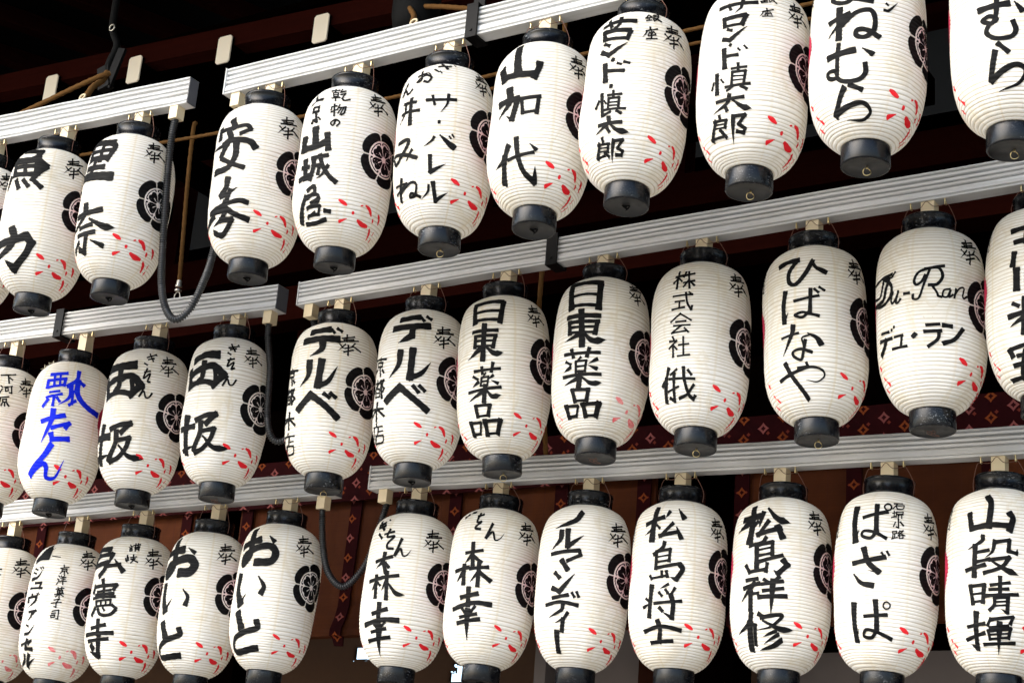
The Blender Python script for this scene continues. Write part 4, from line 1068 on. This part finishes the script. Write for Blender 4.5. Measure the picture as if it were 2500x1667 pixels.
def lantern(key, label):
    global SK, CT_ME, CB_ME, CD_ME
    x, y, z, ax, ay, cu, cz, hu, hz, pu, pz = LANTERNS[key]
    rg = random.Random(key)
    cu = 228 if cu is None else cu
    cz = 228 if cz is None else cz
    hu = 183 if hu is None or hu > 210 else hu
    hz = 78 if hz is None else max(hz, 60)
    pu = 152 if pu is None or pu > 185 else pu
    pz = 413 if pz is None else pz
    Z = Vector((ax, ay, math.sqrt(1 - ax * ax - ay * ay)))
    X = (Vector((1, 0, 0)) - Z * Z.x).normalized()
    Y = Z.cross(X)
    rot = Matrix((X, Y, Z)).transposed()
    base = Vector((x, y, z)) - Z * ZT
    t = thing("paper_lantern", base, label, "lantern", "white paper lanterns hung in three rows")
    t.rotation_euler = rot.to_euler()
    vi = rg.randrange(len(SKINS))
    SK = SKINS[vi]
    if vi not in P_ME:
        P_ME[vi] = paper_mesh().build("paper_body", M["paper"], t).data
    else:
        o = bpy.data.objects.new("paper_body", P_ME[vi]); COL.objects.link(o); o.parent = t
    if CT_ME is None:
        a = cap_top().build("top_cap", M["cap"], t, (0, 0, ZT))
        b = cap_bottom().build("bottom_cap", M["cap"], t)
        d = disc_bottom().build("cap_disc", M["cap_disc"], b)
        CT_ME, CB_ME, CD_ME = a.data, b.data, d.data
    else:
        a = bpy.data.objects.new("top_cap", CT_ME); COL.objects.link(a); a.parent = t; a.location = (0, 0, ZT)
        b = bpy.data.objects.new("bottom_cap", CB_ME); COL.objects.link(b); b.parent = t
        d = bpy.data.objects.new("cap_disc", CD_ME); COL.objects.link(d); d.parent = b
    a.rotation_euler = (0, 0, rg.uniform(0, 6.28))
    b.rotation_euler = (0, 0, rg.uniform(0, 6.28))
    kind = {'t8': 0, 't9': 0, 't10': 0, 't5': 0, 'm5': 0, 'm9': 0, 'm10': 0, 'm7': 0, 'm8': 2, 'm11': 2, 'm4': 2}.get(key, 1)
    kr = knot_and_ring(kind).build("pull_ring" if kind == 0 else ("wire_curl" if kind == 2 else "cord_knot"),
                                   M["brass"] if kind == 0 else (M["copper"] if kind == 2 else M["black_iron"]), b)
    kr.rotation_euler = (0, 0, -b.rotation_euler.z + .6)
    ink = M["blue"] if key == 'm2' else M["ink"]
    if key in WRITING:
        mb = MB()
        strokes(mb, WRITING[key], seed=key, wmul=1.12)
        mb.build("lettering", ink, t)
    if key != 'm2':
        mb = MB()
        strokes(mb, DEDICATION, hu, hz, seed=key + 'd', wmul=1.0)
        mb.build("dedication_mark", M["ink"], t)
        mb = MB()
        strokes(mb, NOSAMU, hu - 350, hz, seed=key + 'n', wmul=1.0)
        mb.build("dedication_mark", M["ink"], t)
        crest_mesh(cu, cz, key).build("crest", [M["ink"], M["pink"]], t)
        mb = MB()
        tomoe(mb, cu - 456, cz)
        mb.build("red_crest", M["crimson"], t)
    else:
        mb = MB()
        tomoe(mb, -205, 235)
        mb.build("red_crest", M["crimson"], t)
        mb = MB()
        tomoe(mb, 318, 215)
        mb.build("red_crest", M["crimson"], t)
    mb = MB()
    strokes(mb, PETALS, pu, pz, seed=key + 'p', wmul=rg.uniform(.78, 1.0), soft=True)
    red = M["faded_red"] if key in ('m8', 'b2', 'b1') else M["red"]
    mb.build("flower_pattern", red, t)
    mb = MB()
    strokes(mb, "p9 -2,-30 3,-20;n7 9,2 11,7;<9 16,12 26,22;p7 -8,26 -2,36", pu - 290 + rg.uniform(-8, 5), pz + rg.uniform(-8, 6), seed=key + 's', wmul=rg.uniform(.8, 1.1), soft=True)
    mb.build("flower_pattern", red, t)
    # wire from the two screw eyes to the cap
    k = RAIL_OF[key]
    w = RAILS[k][1]
    inv = rot.transposed()
    mb = MB()
    ends = []
    for sx in (-1, 1):
        y2, z2 = rail_at(k, x + .047 * sx)
        hook = inv @ (Vector((x + .047 * sx, y2 + .014, z2 - .016)) - base)
        ends.append(hook)
        capside = Vector((.0712 * sx, -.006, ZT + .006))
        mid1 = hook + Vector((.010 * sx, -.004, -.006))
        mid2 = Vector((.0735 * sx, -.008, ZT + .036))
        mb.tube(spline([hook, mid1, mid2, capside], .004), .0011, 5)
    c_ = (ends[0] + ends[1]) / 2
    mb.tube(spline([ends[0], ends[0] * .7 + ends[1] * .3 + Vector((0, -.010, -.004)), c_ + Vector((0, -.016, .010)), ends[0] * .3 + ends[1] * .7 + Vector((0, -.010, -.005)), ends[1]], .004), .0010, 5)
    mb.build("hanging_wire", M["copper"], t)
    if key == 'm2':                                        # ragged tear at the shoulder
        mb = MB()
        rt_ = random.Random(3)
        for q in range(14):
            u0, z0 = rt_.uniform(-75, -35), rt_.uniform(8, 42)
            p0, p1 = surf(u0, z0, .002), surf(u0 + rt_.uniform(6, 14), z0 + rt_.uniform(-4, 4), .002)
            p2 = surf(u0 + rt_.uniform(0, 12), z0 + rt_.uniform(-14, 10), rt_.uniform(.006, .014))
            mb.add([p0, p1, p2], [(0, 1, 2)])
        mb.build("torn_paper", M["torn"], t)
    return t


M["torn"] = simple("torn_paper_edge", (0.45, 0.41, 0.30), 0.9, vary=.5, scale=90)
LABELS = {
    't0': "lantern showing only its right side at the left edge of the top row",
    't1': "top row lantern with two bold characters far apart, nearest the left edge",
    't2': "top row lantern with two characters and whole round crest beside the long looping black hose",
    't3': "top row lantern with two sweeping brush characters, first one right of the looping hose",
    't4': "top row lantern with two small script lines over three bold characters and large crest",
    't5': "top row lantern crowded with two columns of thin script and a dot between letters",
    't6': "top row lantern with three big characters spaced far apart",
    't7': "top row lantern with a long dense column and its whole top cap showing",
    't8': "top row lantern with a long dense column and scratched cap, cropped at its top",
    't9': "top row lantern with three large rounded letters and its crest in view, cropped at top",
    't10': "lantern cut off by the upper right corner, with two rounded letters",
    'm1': "middle row lantern with a thin column of three small characters at the left edge",
    'm2': "the only lantern lettered in blue, with torn paper at its shoulder",
    'm3': "middle row lantern with two heavy characters, right next to the blue lettered one",
    'm4': "middle row lantern with two heavy characters, beside the short black hose",
    'm5': "middle row lantern with three angular letters, first one right of the gap and short hose",
    'm6': "middle row lantern with three angular letters, right of its lookalike by the gap",
    'm7': "middle row lantern with a four character block, left of its lookalike with faded petals",
    'm8': "middle row lantern with a four character block and faded pink petals",
    'm9': "middle row lantern with four thin small characters above one larger thin character",
    'm10': "middle row lantern with four flowing curly letters, left of the Roman script one",
    'm11': "the only lantern with Roman script letters, a hyphen and dotted line below",
    'm12': "middle row lantern cut in half by the right edge of the photo",
    'b1': "bottom row lantern cut by the left edge, beside the black leaf blot one",
    'b2': "bottom row lantern with a black leaf blot and two slim columns of small letters",
    'b3': "bottom row lantern with three upright characters and two tiny ones near its top",
    'b4': "bottom row lantern with three curvy letters, its crest half hidden by its lookalike",
    'b5': "bottom row lantern with three curvy letters and whole crest, beside the lowest black hose",
    'b6': "bottom row lantern with slanting script over two characters, touching the lowest hose",
    'b7': "bottom row lantern with script near its cap, second right of the lowest hose",
    'b8': "bottom row lantern with a single column of angular letters ending in an upright bar",
    'b9': "bottom row lantern with four spaced characters, the last a simple cross over a bar",
    'b10': "bottom row lantern with four very bold tightly packed characters",
    'b11': "bottom row lantern with small circles beside its letters and a tiny column at right",
    'b12': "bottom row lantern with four bold characters at the right edge of the photo"}
RAIL_OF['t0'] = 'TL'
LANTERNS['t0'] = (-4.503, 3.585, 3.955, .03, -.02, 235, 225, 186, 72, 150, 410)
for k in RAILS:
    make_rail(k)
for key in LANTERNS:
    lantern(key, LABELS[key])

# ------------------------------------------------------------------ hoses, ropes, hooks
def hose(pts, label):
    P = spline(pts, .0017)
    # even steps, then ring after ring
    Q, acc = [P[0]], 0.0
    for a, b in zip(P, P[1:]):
        Q.append(b)
    rs, d = [], 0.0
    for i, p in enumerate(Q):
        if i:
            d += (Q[i] - Q[i - 1]).length
        rs.append(.0098 + .0027 * math.sin(d / .0080 * 2 * math.pi))
    org = Vector(pts[0])
    m = MB().tube([q - org for q in Q], rs, 12)
    tag(m.build("flexible_hose", M["hose"], None, org), label, "hose", "black corrugated hoses looping between the rails")


hose([(-3.688, 3.60, 4.03), (-3.690, 3.595, 3.95), (-3.688, 3.60, 3.815), (-3.672, 3.61, 3.574), (-3.650, 3.61, 3.434), (-3.618, 3.615, 3.350), (-3.577, 3.62, 3.318), (-3.535, 3.63, 3.352),
      (-3.520, 3.655, 3.45), (-3.545, 3.70, 3.544), (-3.545, 3.72, 3.74), (-3.50, 3.70, 3.90), (-3.435, 3.62, 3.97), (-3.426, 3.594, 4.01)],
     "longest black corrugated hose looping down beside the upper left rail")
hose([(-3.668, 4.145, 3.53), (-3.668, 4.145, 3.46), (-3.645, 4.15, 3.338), (-3.628, 4.15, 3.167), (-3.600, 4.16, 3.095), (-3.560, 4.18, 3.10), (-3.535, 4.22, 3.18), (-3.53, 4.26, 3.34), (-3.51, 4.2, 3.46), (-3.492, 4.145, 3.53)],
     "black corrugated hose hanging at the gap in the middle row")
hose([(-3.636, 4.50, 2.965), (-3.637, 4.50, 2.93), (-3.616, 4.50, 2.81), (-3.580, 4.50, 2.724), (-3.524, 4.51, 2.681), (-3.474, 4.52, 2.72), (-3.440, 4.53, 2.79), (-3.40, 4.52, 2.90), (-3.375, 4.505, 2.95), (-3.372, 4.50, 2.965)],
     "black corrugated hose looping in front of the bamboo blind in the bottom row")


def rope(pts, r, label, mat="rope", name="rope", group="brown hemp ropes"):
    P = spline(pts, .012)
    org = Vector(pts[0])
    rs = [r * (1 + .10 * math.sin(i * 2.2)) for i in range(len(P))]
    tag(MB().tube([q - org for q in P], rs, 8).build(name, M[mat], None, org), label, "rope", group)


rope([(-4.75, 3.66, 4.17), (-4.515, 3.68, 4.235), (-4.206, 3.69, 4.303), (-4.16, 3.72, 4.33)], .0085, "brown rope slanting up to the black hook above the upper left rail")
rope([(-4.128, 3.6, 4.165), (-4.145, 3.62, 4.19), (-4.165, 3.66, 4.25), (-4.19, 3.72, 4.31), (-4.21, 3.75, 4.36)], .011, "short knotted rope tying the upper left rail to its hook")
rope([(-2.90, 3.77, 4.318), (-2.80, 3.75, 4.283), (-2.685, 3.74, 4.244), (-2.58, 3.74, 4.22)], .008, "brown rope running right above the long upper rail to its black strap")
rope([(-2.774, 3.6, 4.117), (-2.80, 3.62, 4.16), (-2.86, 3.70, 4.24), (-2.93, 3.75, 4.33), (-2.98, 3.76, 4.45)], .0085, "pale knotted rope at the eye of the long upper rail")
rope([(-5.3, 3.93, 4.21), (-4.5, 3.91, 4.16), (-3.8, 3.9, 4.115), (-3.0, 3.9, 4.10), (-2.0, 3.9, 4.102), (-.6, 3.9, 4.09)], .006, "thin brown rope stretched level behind the top row of lanterns")
rope([(-3.0, 3.93, 4.07), (-2.0, 3.9, 4.055), (-.6, 3.9, 4.04)], .005, "thinner brown rope stretched just below another behind the top row")
rope([(-4.14, 4.14, 4.33), (-4.137, 4.13, 4.306), (-4.127, 4.13, 4.109), (-4.099, 4.13, 3.773), (-4.094, 4.13, 3.70)], .008, "upright brown rope ending in a clip above the middle left rail")
rope([(-2.73, 4.36, 4.6), (-2.741, 4.35, 3.636), (-2.75, 4.38, 3.45), (-2.76, 4.49, 3.05)], .008, "upright brown rope seen below the middle rail between two four character lanterns")

# clip at the end of the upright rope
c_ = Vector((-4.093, 4.13, 3.635))
m = MB()
m.tube([(0, 0, .07), (0, 0, .045)], .0095, 8)
m.tube([(0, 0, .052), (0, 0, .046)], .0125, 8)
m.tube([(0, 0, .036), (0, 0, .03)], .0125, 8)
m.tube(spline([(0, 0, .03), (.012, 0, .018), (.011, 0, -.004), (0, 0, -.014), (-.011, 0, -.004), (-.012, 0, .018), (0, 0, .03)], .003), .0022, 6)
tag(m.build("rope_clip", M["steel"], None, c_), "small steel clip hooking the upright brown rope to the middle left rail", "clip")

# hook and bracket above the upper left rail
t = thing("hanging_hook", (-4.23, 3.78, 4.36), "black iron hook and bracket holding a rope above the upper left rail", "hook")
m = MB()
m.tube(spline([(0, 0, -.02), (-.012, 0, .05), (.012, 0, .12), (-.02, 0, .19), (-.03, 0, .30), (-.03, 0, .9)], .01), .013, 8)
m.build("hook_rod", M["black_iron"], t)
m = MB()
m.box((.022, .0, .03), (.035, .012, .15), 0, Matrix.Rotation(R(18), 3, 'Y'))
m.box((-.02, .004, -.0), (.05, .03, .09), 0, Matrix.Rotation(R(-14), 3, 'Y'))
m.build("bracket", M["strap"], t)
m = MB()
m.tube([Vector((.012 * math.cos(a) - .01, -.016, .19 + .012 * math.sin(a))) for a in (2 * math.pi * k / 14 for k in range(15))], .0026, 6)
m.build("shackle", M["steel"], t)
m = MB()
c0 = Vector((-4.131, 3.592, 4.158))
for cc, lab in ((c0, "pale screw eye on the top of the upper left rail"), (Vector((-2.776, 3.594, 4.128)), "pale screw eye on the top of the long upper rail")):
    m = MB()
    m.tube([(0, 0, -.012), (0, 0, .004)], .004, 8)
    m.tube([Vector((.011 * math.cos(a), .004 * math.sin(a), .014 + .011 * math.sin(a))) for a in (2 * math.pi * k / 16 for k in range(17))], .0034, 8)
    tag(m.build("rail_eye", M["socket"], None, cc), lab, "screw eye", "screw eyes on the rails")

# black round weight above the long upper rail
t = thing("lamp_housing", (-2.93, 3.80, 4.25), "black round housing hanging beside the rope above the long upper rail", "lamp")
m = MB()
m.lathe([(.0001, -.02), (.045, -.012), (.068, .012), (.075, .05), (.075, .16), (.05, .19), (.0001, .2)], 28)
m.build("shell", M["black_iron"], t)
m = MB()
m.tube([(0, 0, .19), (0, 0, .95)], .008, 8)
m.build("stem", M["black_iron"], t)
